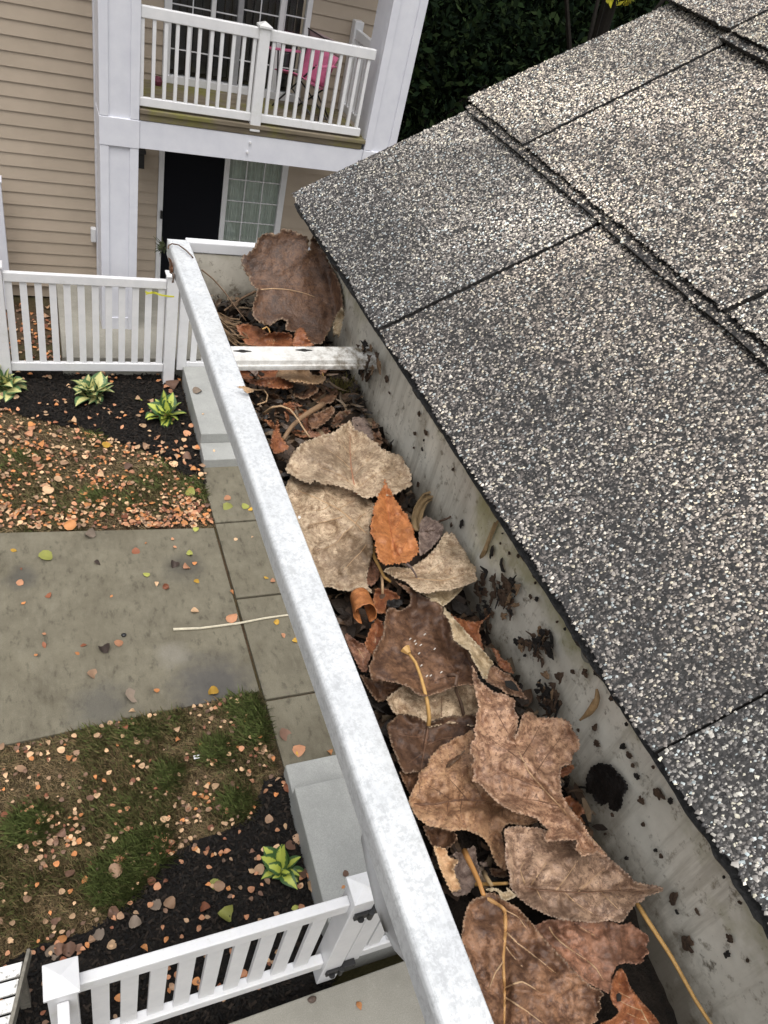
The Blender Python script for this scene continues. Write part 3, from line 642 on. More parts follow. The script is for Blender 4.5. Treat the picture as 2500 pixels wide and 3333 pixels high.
# ================================================================== TREES beyond
LEAFM = m_attr('dark_foliage', .95, .04)
def crown(n, rx, rz, seed, cols, size):
    r = np.random.default_rng(seed)
    cl = r.normal(0, 1, (60, 3)); cl /= np.linalg.norm(cl, axis=1)[:, None]; cl *= (r.uniform(.25, 1, (60, 1)) ** .5); cl *= np.array([rx, rx, rz])
    ci = r.integers(0, 60, n); p = cl[ci] + r.normal(0, 1, (n, 3)) * np.array([rx, rx, rz]) * .15
    a = r.normal(0, 1, (n, 3)); a /= np.linalg.norm(a, axis=1)[:, None]; b = np.cross(a, r.normal(0, 1, (n, 3))); b /= np.linalg.norm(b, axis=1)[:, None]
    s = size * r.uniform(.5, 1.4, (n, 1)); V = np.stack([p - a*s, p + b*s*.45, p + a*s, p - b*s*.45], 1).reshape(-1, 3)
    me = fastmesh('crown', V, (np.arange(n)[:, None] * 4 + np.arange(4)), LEAFM)
    shade = r.uniform(.5, 1.5, 60)[ci][:, None] * r.uniform(.6, 1.4, (n, 1))
    cattr(me, 'col', np.repeat(np.array(cols)[r.integers(0, len(cols), n)] * shade, 4, 0)); return me
def tree(name, label, x, y, me, zc, sc, group):
    t = thing(name, label, 'tree', (x, y, 0), group)
    tr = MB().tube([(0, 0, 0), (.1, .05, zc * .5), (0, .1, zc)], [.16, .12, .07], 8)
    for a in range(5): tr.tube([(0, .05, zc * .6), (1.1 * math.cos(a * 1.3), 1.1 * math.sin(a * 1.3), zc + .4)], [.05, .02], 5)
    obj('trunk', tr, BARK, t, local=True)
    c = link('crown', me, t, True, (0, 0, zc)); c.scale = (sc, sc, sc); c.rotation_euler = (0, 0, x * 1.7); return t
GC = [(.006, .0115, .0055), (.010, .019, .007), (.0045, .009, .005), (.015, .024, .009)]
CM = [crown(9000, 1.9, 2.4, 11, GC, .085), crown(9000, 2.1, 2.0, 12, GC, .08)]
for i, (x, y, zc, s) in enumerate([(6.6, 13.5, 2.2, .9), (8.4, 14.5, 2.3, 1.0), (10.4, 14.0, 2.6, 1.0), (7.4, 17, 3.2, 1.15), (9.8, 17.5, 3.6, 1.2), (12.5, 16, 3.2, 1.1), (6.0, 16.5, 3.0, 1.0), (13, 19, 4, 1.2), (11, 20.5, 4.5, 1.3), (8, 21, 4.8, 1.4), (15.5, 18, 4, 1.3)]):
    tree('shade_tree', 'dark green bushy tree in the shadowy woods behind the roof', x, y, CM[i % 2], zc, s, 'trees behind the roof')
yt_c = crown(260, .35, .35, 21, [(.45, .42, .04), (.5, .46, .06), (.35, .38, .05)], .055)
q = at(2035, -85, 1, 11.0); tree('sapling', 'sapling with yellow autumn leaves just above the roof edge', q.x, 11.0, yt_c, q.z, 1.0, None)
# undergrowth
def undergrowth(n, seed):
    r = np.random.default_rng(seed); x = r.uniform(4.2, 16, n); y = r.uniform(9.5, 20, n); p = np.stack([x, y, r.uniform(0, .7, n) ** 2], 1)
    a = r.normal(0, 1, (n, 3)); a /= np.linalg.norm(a, axis=1)[:, None]; b = np.cross(a, r.normal(0, 1, (n, 3))); b /= np.linalg.norm(b, axis=1)[:, None]
    s = .07 * r.uniform(.5, 1.6, (n, 1)); V = np.stack([p - a*s, p + b*s*.45, p + a*s, p - b*s*.45], 1).reshape(-1, 3)
    me = fastmesh('undergrowth', V, (np.arange(n)[:, None] * 4 + np.arange(4)), LEAFM)
    cattr(me, 'col', np.repeat(np.array(GC)[r.integers(0, 4, n)] * r.uniform(.5, 1.5, (n, 1)), 4, 0)); return tag(link('undergrowth', me), kind='stuff')
undergrowth(14000, 31)
# ================================================================== ROOF
U = .28; ZL = H - U                                     # lip level
P_ = math.radians(32.0); E0 = at(955, 650, 2, H - .87 * U)
SU = Vector((math.cos(P_), 0, math.sin(P_))); NU = Vector((-math.sin(P_), 0, math.cos(P_)))
def rp(y, s, n=0.0): return Vector((E0.x, 0, E0.z)) + SU * s + NU * n + Vector((0, y, 0))
def onroof(px, py):
    r = ray(px, py); o = E0 - Vector((0, 0, H)); t = o.dot(NU) / r.dot(NU); q = r * t - o; return (r * t).y, q.dot(SU)
cR = crop(1000, 0, .9042)
roof = thing('shingle_roof', 'grey granular asphalt shingle roof sloping down to the gutter', 'roof', (E0.x, .3, E0.z))
YE = E0.y
c1 = [onroof(1507, 342), onroof(1930, 745), onroof(2490, 1165)]; c2 = [onroof(*cR(1200, 0)), onroof(*cR(1470, 175)), onroof(*cR(1655, 240))]
def lin(c):
    ys = [a for a, b in c]; ss = [b for a, b in c]; k, b = np.polyfit(ys, ss, 1); return lambda y: k * y + b
S1 = lin(c1); S2r = lin(c2); S2 = lambda y: S2r(min(max(y, .2), .9))
S0 = lambda y: .0 + .0008 * math.sin(y * 40); S3 = lambda y: S2(y) + .19
KW0 = [onroof(*cR(270, 1210)), onroof(*cR(1045, 822))]; KW0b = [onroof(2171, 2447), onroof(2440, 2290)]
KW1 = [onroof(*cR(800, 555)), onroof(*cR(1470, 192))]; KW1b = [onroof(2406, 1032), onroof(2500, 988)]
KW2 = [onroof(2374, 148), onroof(2500, 72)]
print('courses', c1, c2, KW0, KW0b, KW1, KW1b, KW2)
def kline(k):
    (y0, s0), (y1, s1) = k; return lambda s: y0 + (y1 - y0) * max(-1.5, min(2.5, (s - s0) / (s1 - s0)))
GRM = None
def m_gran():
    t = NT('roof_granules'); c = t.attr('col', 'Color'); b = t.noise(9, 4, .6); d = t.noise(26, 5, .65)
    c = t.mix(t.ramp(b, [(.44, .0), (.60, .5)]), c, (.5, .5, .5), 'MULTIPLY')
    return t.done(c, .38, .55)
GRM = m_gran()
GPAL = 1.85 * np.array([(.056, .051, .048), (.10, .088, .079), (.038, .034, .033), (.165, .145, .13), (.25, .226, .205), (.37, .34, .30), (.50, .455, .36), (.29, .325, .33), (.41, .435, .43), (.56, .52, .455)])
GW = np.array([.12, .17, .07, .20, .17, .125, .06, .04, .025, .02])
def vnoise(x, y, seed):                                  # smooth value noise on arrays
    r = np.random.default_rng(seed); T = r.uniform(0, 1, (64, 64)); xi = np.floor(x).astype(int); yi = np.floor(y).astype(int); fx = x - xi; fy = y - yi
    fx = fx * fx * (3 - 2 * fx); fy = fy * fy * (3 - 2 * fy); g = lambda a, b: T[a % 64, b % 64]
    return (g(xi, yi) * (1 - fx) + g(xi + 1, yi) * fx) * (1 - fy) + (g(xi, yi + 1) * (1 - fx) + g(xi + 1, yi + 1) * fx) * fy
def stain(y, s_):                                        # algae and wear: dark along the eave, blotches above
    n = .6 * vnoise(y * 14 + 9, s_ * 22, 1) + .3 * vnoise(y * 40, s_ * 50, 2) + .1 * vnoise(y * 120, s_ * 120, 3)
    e = np.clip((s_ - .048 - .10 * (n - .5)) / .055, 0, 1); b = np.clip((vnoise(y * 9 + 3, s_ * 13 + 5, 4) * .7 + .3 * n - .42) / .22, 0, 1)
    return (np.array([.47, .475, .485]) + np.array([.57, .545, .50]) * e[:, None]) * (.74 + .44 * b)[:, None]
def shingle(ya, yb, sa, sb, lift, tone, seed, label=None):
    """ya(s), yb(s): near and far side lines; sa(y), sb(y): lower and upper lines"""
    n = 40; lo_ = []; hi_ = []
    for i in range(n + 1):
        t = i / n
        y = ya(.5 * (sa(.3) + sb(.3))) * (1 - t) + yb(.5 * (sa(.3) + sb(.3))) * t
        for lst, f in ((lo_, sa), (hi_, sb)):
            s = f(y); y2 = ya(s) * (1 - t) + yb(s) * t
            lst.append((y2, s + (random.uniform(-.0008, .0008) if lst is lo_ else .02)))
    mb = MB(); th = .0075 if lift < .0065 else .0042
    for (y, s) in lo_: mb.v.append(tuple(rp(y, s, lift)))
    for (y, s) in hi_: mb.v.append(tuple(rp(y, s, lift * .35)))
    for (y, s) in lo_: mb.v.append(tuple(rp(y, s + .0015, lift - th)))
    for (y, s) in hi_: mb.v.append(tuple(rp(y, s, lift * .35 - th)))
    N = n + 1
    for i in range(n):
        mb.f += [(i, i + N, i + N + 1, i + 1)[::-1], (i, i + 1, i + 1 + 2 * N, i + 2 * N)[::-1]]
    mb.f += [(0, 2 * N, 3 * N, N)[::-1], (n, n + N, n + 3 * N, n + 2 * N)[::-1]]
    o = obj('shingle', mb, ASPH, roof)
    if label: o['label'] = label
    # granules embedded in the surface
    r = np.random.default_rng(seed); A = abs((lo_[-1][0] - lo_[0][0]) * (sb(.3) - sa(.3)))
    cnt = int(A / (.00120 ** 2)); t = r.uniform(0, 1, cnt); v = r.uniform(-.004, 1, cnt) 
    lo_a = np.array(lo_); hi_a = np.array(hi_); idx = t * n
    L = np.stack([np.interp(idx, np.arange(N), lo_a[:, k]) for k in (0, 1)], 1); Hh = np.stack([np.interp(idx, np.arange(N), hi_a[:, k]) for k in (0, 1)], 1)
    YS = L * (1 - v[:, None]) + Hh * v[:, None]
    base = np.array(E0) * np.array([1, 0, 1]); su = np.array(SU); nu = np.array(NU)
    lf = lift * (1 - .65 * v) - .0001
    Pc = base + YS[:, 1:2] * su + lf[:, None] * nu; Pc[:, 1] += YS[:, 0]
    q = Pc - np.array([0, 0, H]); zz = q @ np.array(FWD); X = 1250 + 2500 * F * (q @ np.array(RIGHT)) / zz; Y = 1666.5 + 2500 * F * (q @ np.array(DOWN)) / zz
    Sv = YS[:, 1]
    k = (X > 500) & (X < 2900) & (Y > -350) & (Y < 3700) & (zz > .02); Pc = Pc[k]; zz = zz[k]; cnt = len(Pc)
    R = r.uniform(.00050, .00132, cnt) * (1 + .25 * (r.uniform(0, 1, cnt) > .93)); a0 = r.uniform(0, 6.28, cnt); el = r.uniform(.6, 1.0, cnt); hgt = R * r.uniform(.5, 1.1, cnt)
    yv = np.array([0, 1, 0]); V = np.zeros((cnt, 5, 3))
    for i in range(4):
        aa = a0 + i * 1.5708 + r.uniform(-.35, .35, cnt); rr = R * r.uniform(.75, 1.15, cnt)
        V[:, i] = Pc + (np.cos(aa) * rr)[:, None] * su + (np.sin(aa) * rr * el)[:, None] * yv + (hgt * r.uniform(-.25, .35, cnt))[:, None] * nu
    V[:, 4] = Pc + (r.normal(0, .35, cnt) * R)[:, None] * su + (r.normal(0, .35, cnt) * R)[:, None] * yv + hgt[:, None] * nu
    Fc = (np.array([[0, 1, 4], [1, 2, 4], [2, 3, 4], [3, 0, 4]])[None] + (np.arange(cnt) * 5)[:, None, None]).reshape(-1, 3)
    # every second granule loses its flat top: keep orientation outward
    nrm_su_y = np.cross(su, yv) @ nu
    if nrm_su_y < 0: Fc = Fc[:, ::-1]
    me = fastmesh('granules', V.reshape(-1, 3), Fc, GRM)
    col = GPAL[r.choice(len(GPAL), cnt, p=GW / GW.sum())] * r.uniform(.75, 1.25, (cnt, 1)) * tone
    stn = stain(Pc[:, 1], Sv[k]); lum = col.mean(1, keepdims=True); keep = np.clip((lum - .30) / .35, 0, 1) * .42; col = col * (stn * (1 - keep) + keep * np.maximum(stn, .95))
    cattr(me, 'col', np.repeat(col, 5, 0))
    gobj = link('granules', me, o); gobj['kind'] = 'stuff'
    return cnt
near = lambda s: -.28
rake = lambda s: YE + .001 * math.sin(s * 60); rake1 = lambda s: YE + .006 + .001 * math.sin(s * 50)
g_ = .0019; ke = lambda k, d: (lambda s: k(s) + d)
K0, K0b, K1, K1b, K2 = kline(KW0), kline(KW0b), kline(KW1), kline(KW1b), kline(KW2)
tot = 0
def sl(f, d): return lambda y: f(y) + d
tot += shingle(ke(K0, g_), rake, S0, S1, .006, np.array([.98, 1.0, 1.02]), 101)
tot += shingle(ke(K0b, .0006), ke(K0, -g_), S0, S1, .006, np.array([.94, .92, .90]), 102)
tot += shingle(near, ke(K0b, -.0006), S0, S1, .006, np.array([1.15, 1.18, 1.18]), 103)
tot += shingle(ke(K1, g_), rake1, sl(S1, .004), S2, .0095, np.array([1.08, 1.07, 1.04]), 104)
tot += shingle(ke(K1b, g_), ke(K1, -g_), sl(S1, .004), S2, .0095, np.array([1.12, 1.1, 1.07]), 105)
tot += shingle(near, ke(K1b, -g_), sl(S1, .004), S2, .0095, np.array([1.25, 1.25, 1.22]), 106)
tot += shingle(ke(K2, g_), lambda s: YE + .01, sl(S2, .004), S3, .0125, np.array([1.1, 1.08, 1.05]), 107)
tot += shingle(near, ke(K2, -g_), sl(S2, .004), S3, .0125, np.array([1.2, 1.18, 1.1]), 108)
# second laminate layer showing as a strip below each course
tot += shingle(near, lambda s: YE - .002, sl(S1, -.0030), sl(S1, .012), .0068, np.array([.95, .93, .9]), 109)
tot += shingle(near, ke(K1, .004), sl(S2, -.004), sl(S2, .012), .0102, np.array([.95, .93, .9]), 110)
print('granules', tot)
obj('sheathing', MB().prism([rp(-.6, .006, -.0125), rp(YE - .003, .006, -.0125), rp(YE - .003, 2.2, -.0125), rp(-.6, 2.2, -.0125)], NU * -.014, NU * 0), ASPH, roof)
obj('upper_courses', MB().prism([rp(-.6, .62, -.01), rp(YE, .62, -.01), rp(YE, 2.2, -.01), rp(-.6, 2.2, -.01)], NU * 0, NU * .018), ASPH, roof)
mb = MB(); n_ = 260
for k in range(n_ + 1):
    y = -.3 + (YE - .001 + .3) * k / n_; e = -.0016 + .0013 * noise.noise(Vector((y * 70, 3, 0))) + .0010 * noise.noise(Vector((y * 260, 7, 0)))
    mb.v += [tuple(rp(y, e, -.0030)), tuple(rp(y, .2, -.0030)), tuple(rp(y, e + .0012, -.011)), tuple(rp(y, .2, -.011))]
for k in range(n_):
    a = 4 * k; mb.f += [(a, a + 4, a + 5, a + 1), (a, a + 2, a + 6, a + 4), (a + 2, a + 3, a + 7, a + 6)]
obj('starter_strip', mb, ASPH, roof)
own = thing('apartment_building', 'white trimmed gable end under the shingle roof beside the gutter', 'building', (.6, 0, 0))
obj('fascia', MB().box(.2425, .265, -.6, .625, ZL - .16, ZL + .012), TRIM, own)
obj('rake_board', MB().prism([rp(YE - .045, .03, -.06), rp(YE - .045, 2.2, -.06), rp(YE - .045, 2.2, -.25), rp(YE - .045, .03, -.2)], (0, 0, 0), (0, .03, 0)), TRIM, own)
obj('gable_wall', MB().prism([(2.0, .50, 0), (3.6, .50, 0), (3.6, .50, 6.4), (2.0, .50, 5.6)], (0, 0, 0), (0, .03, 0)), SIDING, own)
obj('side_wall', MB().box(2.0, 2.05, -.6, .499, 0, 5.6), SIDING, own)
obj('soffit', MB().box(.266, 3.4, -.6, .62, ZL - .16, ZL - .14), TRIM, own)
# ================================================================== GUTTER
XB = .2405; YG = .645
gu = thing('gutter', 'white metal eaves gutter full of dry leaves running along the shingle roof', 'gutter', (.17, .3, ZL - .08))
def extr(name, sec, mat, par, y0=-.6, y1=YG, closed=False, smooth=False, n=60, jig=0):
    mb = MB(); k = len(sec)
    for j in range(n + 1):
        y = y0 + (y1 - y0) * j / n
        wv = jig * noise.noise(Vector((y * 9, 2.2, 0)))
        for (x, z) in sec: mb.v.append((x + wv, y, ZL + z + wv * .5))
    for j in range(n):
        for i in range(k if closed else k - 1):
            a, b = i, (i + 1) % k; mb.f.append((j*k+a, j*k+b, (j+1)*k+b, (j+1)*k+a))
    if closed: mb.f += [tuple(range(k))[::-1], tuple(range(n*k, n*k+k))]
    return obj(name, mb, mat, par, smooth=smooth)
lipsec = [(.1072, -.0157), (.1063, -.0145), (.1062, -.0040), (.1066, -.0018), (.1078, -.0004), (.1096, .0), (.1135, -.0006), (.1215, -.0006), (.1245, -.001), (.1252, -.003), (.1245, -.009), (.1225, -.009), (.1225, -.0045), (.112, -.0045), (.1085, -.008), (.1085, -.0157)]
extr('front_lip', lipsec, LIP, gu, closed=True, jig=.0006).modifiers.new('b', 'BEVEL').width = .0004
extr('face_panel', [(.1080, -.0159), (.1125, -.028), (.119, -.045), (.1248, -.060), (.133, -.080)], LIP, gu, smooth=True)
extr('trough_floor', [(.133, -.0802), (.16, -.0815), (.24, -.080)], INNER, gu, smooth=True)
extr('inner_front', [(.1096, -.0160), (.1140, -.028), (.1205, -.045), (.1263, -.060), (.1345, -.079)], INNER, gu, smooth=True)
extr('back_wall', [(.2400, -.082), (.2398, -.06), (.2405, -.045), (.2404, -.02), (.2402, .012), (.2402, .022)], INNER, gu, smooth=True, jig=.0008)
# end cap with folded flange
capsec = [(.1090, -.0115), (.1125, -.028), (.119, -.045), (.1248, -.060), (.133, -.080), (.2395, -.080), (.2395, -.0115)]
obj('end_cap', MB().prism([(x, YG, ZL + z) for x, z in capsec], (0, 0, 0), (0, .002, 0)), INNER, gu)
obj('cap_flange', MB().box(.1225, .2395, YG - .001, YG + .008, ZL - .0108, ZL - .001), VINYL, gu, .001)
obj('cap_edge', MB().box(.1066, .1222, YG + .0005, YG + .003, ZL - .0150, ZL - .0015), LIP, gu)
# outlet elbow hanging under the near end
mb = MB()
for j, (x, y, z, s_) in enumerate(((.152, .150, -.0830, .018), (.151, .145, -.086, .0195), (.1505, .130, -.090, .0200), (.151, .115, -.096, .0200), (.153, .105, -.103, .019), (.158, .10, -.112, .017))):
    for k in range(20):
        a = 2 * math.pi * k / 20; rr = s_ * (1 + .03 * math.cos(k * math.pi))
        mb.v.append((x + rr * math.cos(a), y + .012 * math.sin(a), ZL + z + .5 * rr * math.sin(a)))
for j in range(5):
    for k in range(20): mb.f.append((j*20+k, j*20+(k+1) % 20, (j+1)*20+(k+1) % 20, (j+1)*20+k))
obj('outlet_elbow', mb, plain('grey_coated_metal', (.42, .42, .42), .5, .15, 60), gu, smooth=True)
# hanger bracket: channel with slots
hb = MB(); sec = [(.4618, -.0110), (.4620, -.0094), (.4636, -.0090), (.4642, -.0060), (.4656, -.0046), (.4800, -.0038), (.4810, -.0050), (.4810, -.0110)]
sec2 = [(y, z - .0016) for y, z in sec][::-1]
hb.prism([(0, y, ZL + z - .001) for y, z in sec + sec2], (.1235, -.0008, 0), (.2385, .0026, 0))
hng = obj('hanger_bracket', hb, BRACK, gu)
SLOT = plain('slot_shadow', (.02, .018, .016), .9)
for q in (k1(600, 918), k1(1015, 912)):
    p = at(*q, 2, ZL - .0050); mb = MB(); n = 28; top = []
    for i in range(n):
        a = 2 * math.pi * i / n; c_ = math.cos(a); rx = .0031 if abs(c_) < .86 else .0066; ry = .0019 if abs(c_) < .86 else .0004
        x_, y_ = p.x + rx * c_, p.y + (ry * math.sin(a) if abs(c_) < .86 else .0005 * (1 if math.sin(a) > 0 else -1))
        top.append((x_, y_, ZL - .0056 + (y_ - .4656 - (p.x - .15) * .03) * .0556))
    mb.prism(top, (0, 0, -.001), (0, 0, .00018)); obj('screw_slot', mb, SLOT, hng)
# debris bed under the leaves
def bedz(x, y): return -.060 + .008 * noise.noise(Vector((x * 40, y * 28, 1))) + .004 * noise.noise(Vector((x * 120, y * 110, 5))) - .010 * max(0, min(1, (.075 - y) / .05)) * max(0, (x - .17) / .07)
mb = MB(); nx, ny = 36, 220
for j in range(ny + 1):
    for i in range(nx + 1):
        x = .126 + (.2392 - .126) * i / nx; y = -.3 + (YG - .002 + .3) * j / ny
        mb.v.append((x, y, ZL + bedz(x, y)))
for j in range(ny):
    for i in range(nx): a = j*(nx+1)+i; mb.f.append((a, a+1, a+nx+2, a+nx+1))
tag(obj('leaf_mould', mb, GUNK, smooth=True), kind='stuff')
def fragments(name, n, seed, cols, size, zr, box, mat, wall=False):
    r = np.random.default_rng(seed); x = r.uniform(box[0], box[1], n); y = r.uniform(box[2], box[3], n); z = r.uniform(zr[0], zr[1], n)
    a = r.normal(0, 1, (n, 3)); a[:, 2] *= .5; a /= np.linalg.norm(a, axis=1)[:, None]; b = np.cross(a, r.normal(0, 1, (n, 3)) + np.array([0, 0, 1.5])); b /= np.linalg.norm(b, axis=1)[:, None]; c = np.cross(a, b)
    s = size * r.uniform(.3, 1.6, (n, 1)); p = np.stack([x, y, z + ZL], 1); bend = s * r.uniform(-.5, .5, (n, 1))
    wd = r.uniform(.25, .8, (n, 1))
    V = np.stack([p - a*s + c*bend, p - a*s*.3 + b*s*wd, p + a*s*.5 + b*s*wd*.7, p + a*s + c*bend, p + a*s*.4 - b*s*wd, p - a*s*.5 - b*s*wd*.7], 1)
    V[:, :, 0] = np.clip(V[:, :, 0], .1265, .2385)
    Fc = (np.array([[0, 1, 5], [1, 2, 4], [1, 4, 5], [2, 3, 4]])[None] + (np.arange(n) * 6)[:, None, None]).reshape(-1, 3)
    me = fastmesh(name, V.reshape(-1, 3), Fc, mat)
    cattr(me, 'col', np.repeat(np.array(cols)[r.integers(0, len(cols), n)] * r.uniform(.5, 1.5, (n, 1)), 6, 0)); return link(name, me)
FRM = m_attr('leaf_scraps', .55, .4, bump=.5, scale=600)
DC = [(.03, .02, .014), (.055, .034, .022), (.018, .013, .010), (.085, .05, .03), (.02, .015, .012), (.10, .075, .05)]
tag(fragments('leaf_scraps', 2600, 41, DC, .006, (-.062, -.047), (.128, .238, .10, .64), FRM), kind='stuff')
tag(fragments('leaf_scraps', 420, 42, DC + [(.13, .085, .05)], .011, (-.056, -.045), (.128, .236, .38, .56), FRM), kind='stuff')
def shreds(name, n, box, seed, cols, zr):
    r = np.random.default_rng(seed); V = []; Fq = []; Cl = []; off = 0
    for i in range(n):
        p = np.array([r.uniform(box[0], box[1]), r.uniform(box[2], box[3]), ZL + r.uniform(*zr)]); a = r.uniform(0, 6.28); L = r.uniform(.006, .024); wd = r.uniform(.0006, .0028); k = r.normal(0, 70); tw = r.uniform(-2, 2); cu = r.uniform(-25, 25); m_ = 7
        for j in range(m_):
            t = (j / (m_ - 1) - .5) * L; aa = a + k * t * .5; c_ = p + np.array([math.cos(aa) * t, math.sin(aa) * t, cu * t * t + .15 * t]); ww = wd * (1 - 1.2 * abs(j / (m_ - 1) - .5)) ; th = tw * t / L * 2
            nv = np.array([-math.sin(aa) * math.cos(th), math.cos(aa) * math.cos(th), math.sin(th)]); V += [c_ + nv * ww, c_ - nv * ww]
        Fq += [[off + 2*j, off + 2*j + 1, off + 2*j + 3, off + 2*j + 2] for j in range(m_ - 1)]; off += 2 * m_; Cl += [np.array(cols[r.integers(0, len(cols))]) * r.uniform(.5, 1.5)] * (2 * m_)
    V = np.array(V); V[:, 0] = np.clip(V[:, 0], .1265, .2385)
    me = fastmesh(name, V, np.array(Fq), SHM); cattr(me, 'col', np.array(Cl)); return tag(link(name, me), kind='stuff')
SHM = m_attr('wet_shreds', .35, .5, bump=.4, scale=900)
SC_ = [(.05, .032, .02), (.09, .055, .033), (.03, .02, .014), (.14, .09, .055), (.19, .135, .085), (.02, .015, .011)]
shreds('leaf_shreds', 420, (.128, .236, .37, .50), 61, SC_, (-.052, -.040)); shreds('leaf_shreds', 320, (.128, .238, .10, .37), 62, SC_, (-.056, -.046)); shreds('leaf_shreds', 160, (.128, .236, .50, .64), 63, SC_, (-.054, -.044))
# ================================================================== LEAVES IN THE GUTTER
def spline(pts, step, closed):
    n = len(pts); out = []; P = [Vector(p) for p in pts]
    rng_ = range(n if closed else n - 1)
    for i in rng_:
        if closed: p0, p1, p2, p3 = P[(i-1) % n], P[i], P[(i+1) % n], P[(i+2) % n]
        else: p0, p1, p2, p3 = P[max(0, i-1)], P[i], P[i+1], P[min(n-1, i+2)]
        k = max(1, int((p2 - p1).length / step))
        for j in range(k):
            t = j / k; tt = .55
            m1 = (p2 - p0) * .5 * tt; m2 = (p3 - p1) * .5 * tt
            h00 = 2*t**3 - 3*t**2 + 1; h10 = t**3 - 2*t**2 + t; h01 = -2*t**3 + 3*t**2; h11 = t**3 - t**2
            out.append(p1 * h00 + m1 * h10 + p2 * h01 + m2 * h11)
    if not closed: out.append(P[-1])
    return out
class Leaf:
    def __init__(s, name, label, mat, outl, z0, cr, slope=(0, 0), bumps=(), amp=.0046, curl=.0045, blots=(), folds=(), tooth=2.2, tw=15, seed=0, group=None, parent=None, surf=None, step=7.5, cat='leaf', thick=.00035, ref=None):
        s.cr = cr; s.z0 = z0; s.slope = slope; s.bumps = [(*cr(a, b), r, d) for a, b, r, d in bumps]; s.folds = [(*cr(a, b), *cr(c_, d), am, wd) for a, b, c_, d, am, wd in folds]; s.amp = amp; s.curl = curl * 1.7; tooth = tooth * 2.5; s.seed = seed; s.surf = surf
        raw = spline([cr(*p) for p in outl], 3.5, True)
        s.c = sum(raw, Vector((0, 0))) / len(raw) if ref is None else Vector(cr(*ref))
        r = random.Random(seed); ring = []; acc = 0; n = len(raw)
        for i, p in enumerate(raw):
            d = raw[(i+1) % n] - raw[i-1]
            nr = Vector((d.y, -d.x)); nr = nr.normalized() if nr.length > 1e-6 else Vector((0, 0))
            acc += (raw[i] - raw[i-1]).length / tw; fr = acc % 1.0
            ring.append(p + nr * (tooth * (fr - .5) * 1.2 * (.6 + .8 * abs(noise.noise(Vector((acc * .3, seed, 0))))) + r.uniform(-.5, .5)))
        s.ring = np.array([(p.x, p.y) for p in ring])
        x0, y0 = s.ring.min(0); x1, y1 = s.ring.max(0)
        gx, gy = np.meshgrid(np.arange(x0, x1, step), np.arange(y0, y1, step)); rg = np.random.default_rng(seed + 5)
        gx = gx.ravel() + rg.normal(0, step * .2, gx.size); gy = gy.ravel() + rg.normal(0, step * .2, gy.size)
        k = pip(gx, gy, [tuple(p) for p in s.ring]); gp = np.stack([gx[k], gy[k]], 1)
        if len(gp):
            dd = s.edge(gp); gp = gp[dd > step * .45]
        pts = [Vector(p) for p in s.ring.tolist()] + [Vector(p) for p in gp.tolist()]
        res = delaunay_2d_cdt(pts, [(i, (i+1) % n) for i in range(n)], [], 1, 1e-3)
        V2 = np.array([(p.x, p.y) for p in res[0]]); ed = s.edge(V2)
        mb = MB(); mb.v = [tuple(s.P(x, y, e)) for (x, y), e in zip(V2, ed)]; mb.f = [tuple(f) for f in res[2]]
        me = mb.mesh(name, mat, True); s.V2 = V2
        fattr(me, 'edge', np.clip(1 - ed / 3.5, 0, 1)); bv = np.zeros(len(V2))
        for bx, by, br, ba in blots:
            qx, qy = cr(bx, by); br = br * (cr(1, 0)[0] - cr(0, 0)[0]); bv += ba * np.exp(-(((V2[:, 0] - qx) ** 2 + (V2[:, 1] - qy) ** 2) / br ** 2))
        fattr(me, 'vein', np.clip(bv, 0, 1))
        s.o = link(name, me, parent)
        if parent is None: tag(s.o, label, cat, group)
        elif label: s.o['label'] = label
        so = s.o.modifiers.new('thickness', 'SOLIDIFY'); so.thickness = thick; so.offset = 0
    def edge(s, Q):
        d = np.full(len(Q), 1e9)
        for i in range(0, len(s.ring), 2): d = np.minimum(d, (Q[:, 0] - s.ring[i, 0]) ** 2 + (Q[:, 1] - s.ring[i, 1]) ** 2)
        return np.sqrt(d)
    def z(s, x, y, e=30.):
        z = s.z0 + s.slope[0] * (x - s.c.x) / 100 + s.slope[1] * (y - s.c.y) / 100
        for bx, by, r, d in s.bumps: z += d * math.exp(-((x - bx) ** 2 + (y - by) ** 2) / (r * r))
        z += s.amp * noise.noise(Vector((x / 75, y / 75, s.seed * 3.7))) + s.amp * .42 * noise.noise(Vector((x / 26, y / 26, s.seed * 1.3))) + s.amp * .12 * noise.noise(Vector((x / 10, y / 10, s.seed * 2.3)))
        for (ax, ay, bx, by, am, wd) in s.folds:
            dx, dy = bx - ax, by - ay; t = max(0, min(1, ((x - ax) * dx + (y - ay) * dy) / (dx * dx + dy * dy))); z -= am * math.exp(-((x - ax - t * dx) ** 2 + (y - ay - t * dy) ** 2) / wd ** 2)
        return z + s.curl * (max(0, 1 - e / 28.) ** 2) * (.6 + 1.2 * noise.noise(Vector((x / 50, y / 50, s.seed + 9))))
    def P(s, x, y, e=30., up=0):
        if s.surf:
            p = s.surf(x, y, s.z(x, y, e) - s.z0 + up)
        else:
            p = at(x, y, 2, ZL + s.z(x, y, e) + up)
        if p.x > .2390 and not s.surf: p.x = .2390 - .0004 * (1 + noise.noise(p * 200))
        return p
    def vein(s, pts, r=.0005, mat=None, name='vein', up=.0003, cr=None):
        pts = spline([(cr or s.cr)(*p) for p in pts], 8, False)
        r = r * .8; P3 = [s.P(p.x, p.y, 30., up * .9) for p in pts]; n = len(P3); rs = [r * (1 - .65 * i / max(1, n - 1)) for i in range(n)]
        return obj(name, MB().tube(P3, rs, 5), mat or VEINP, s.o, smooth=True)
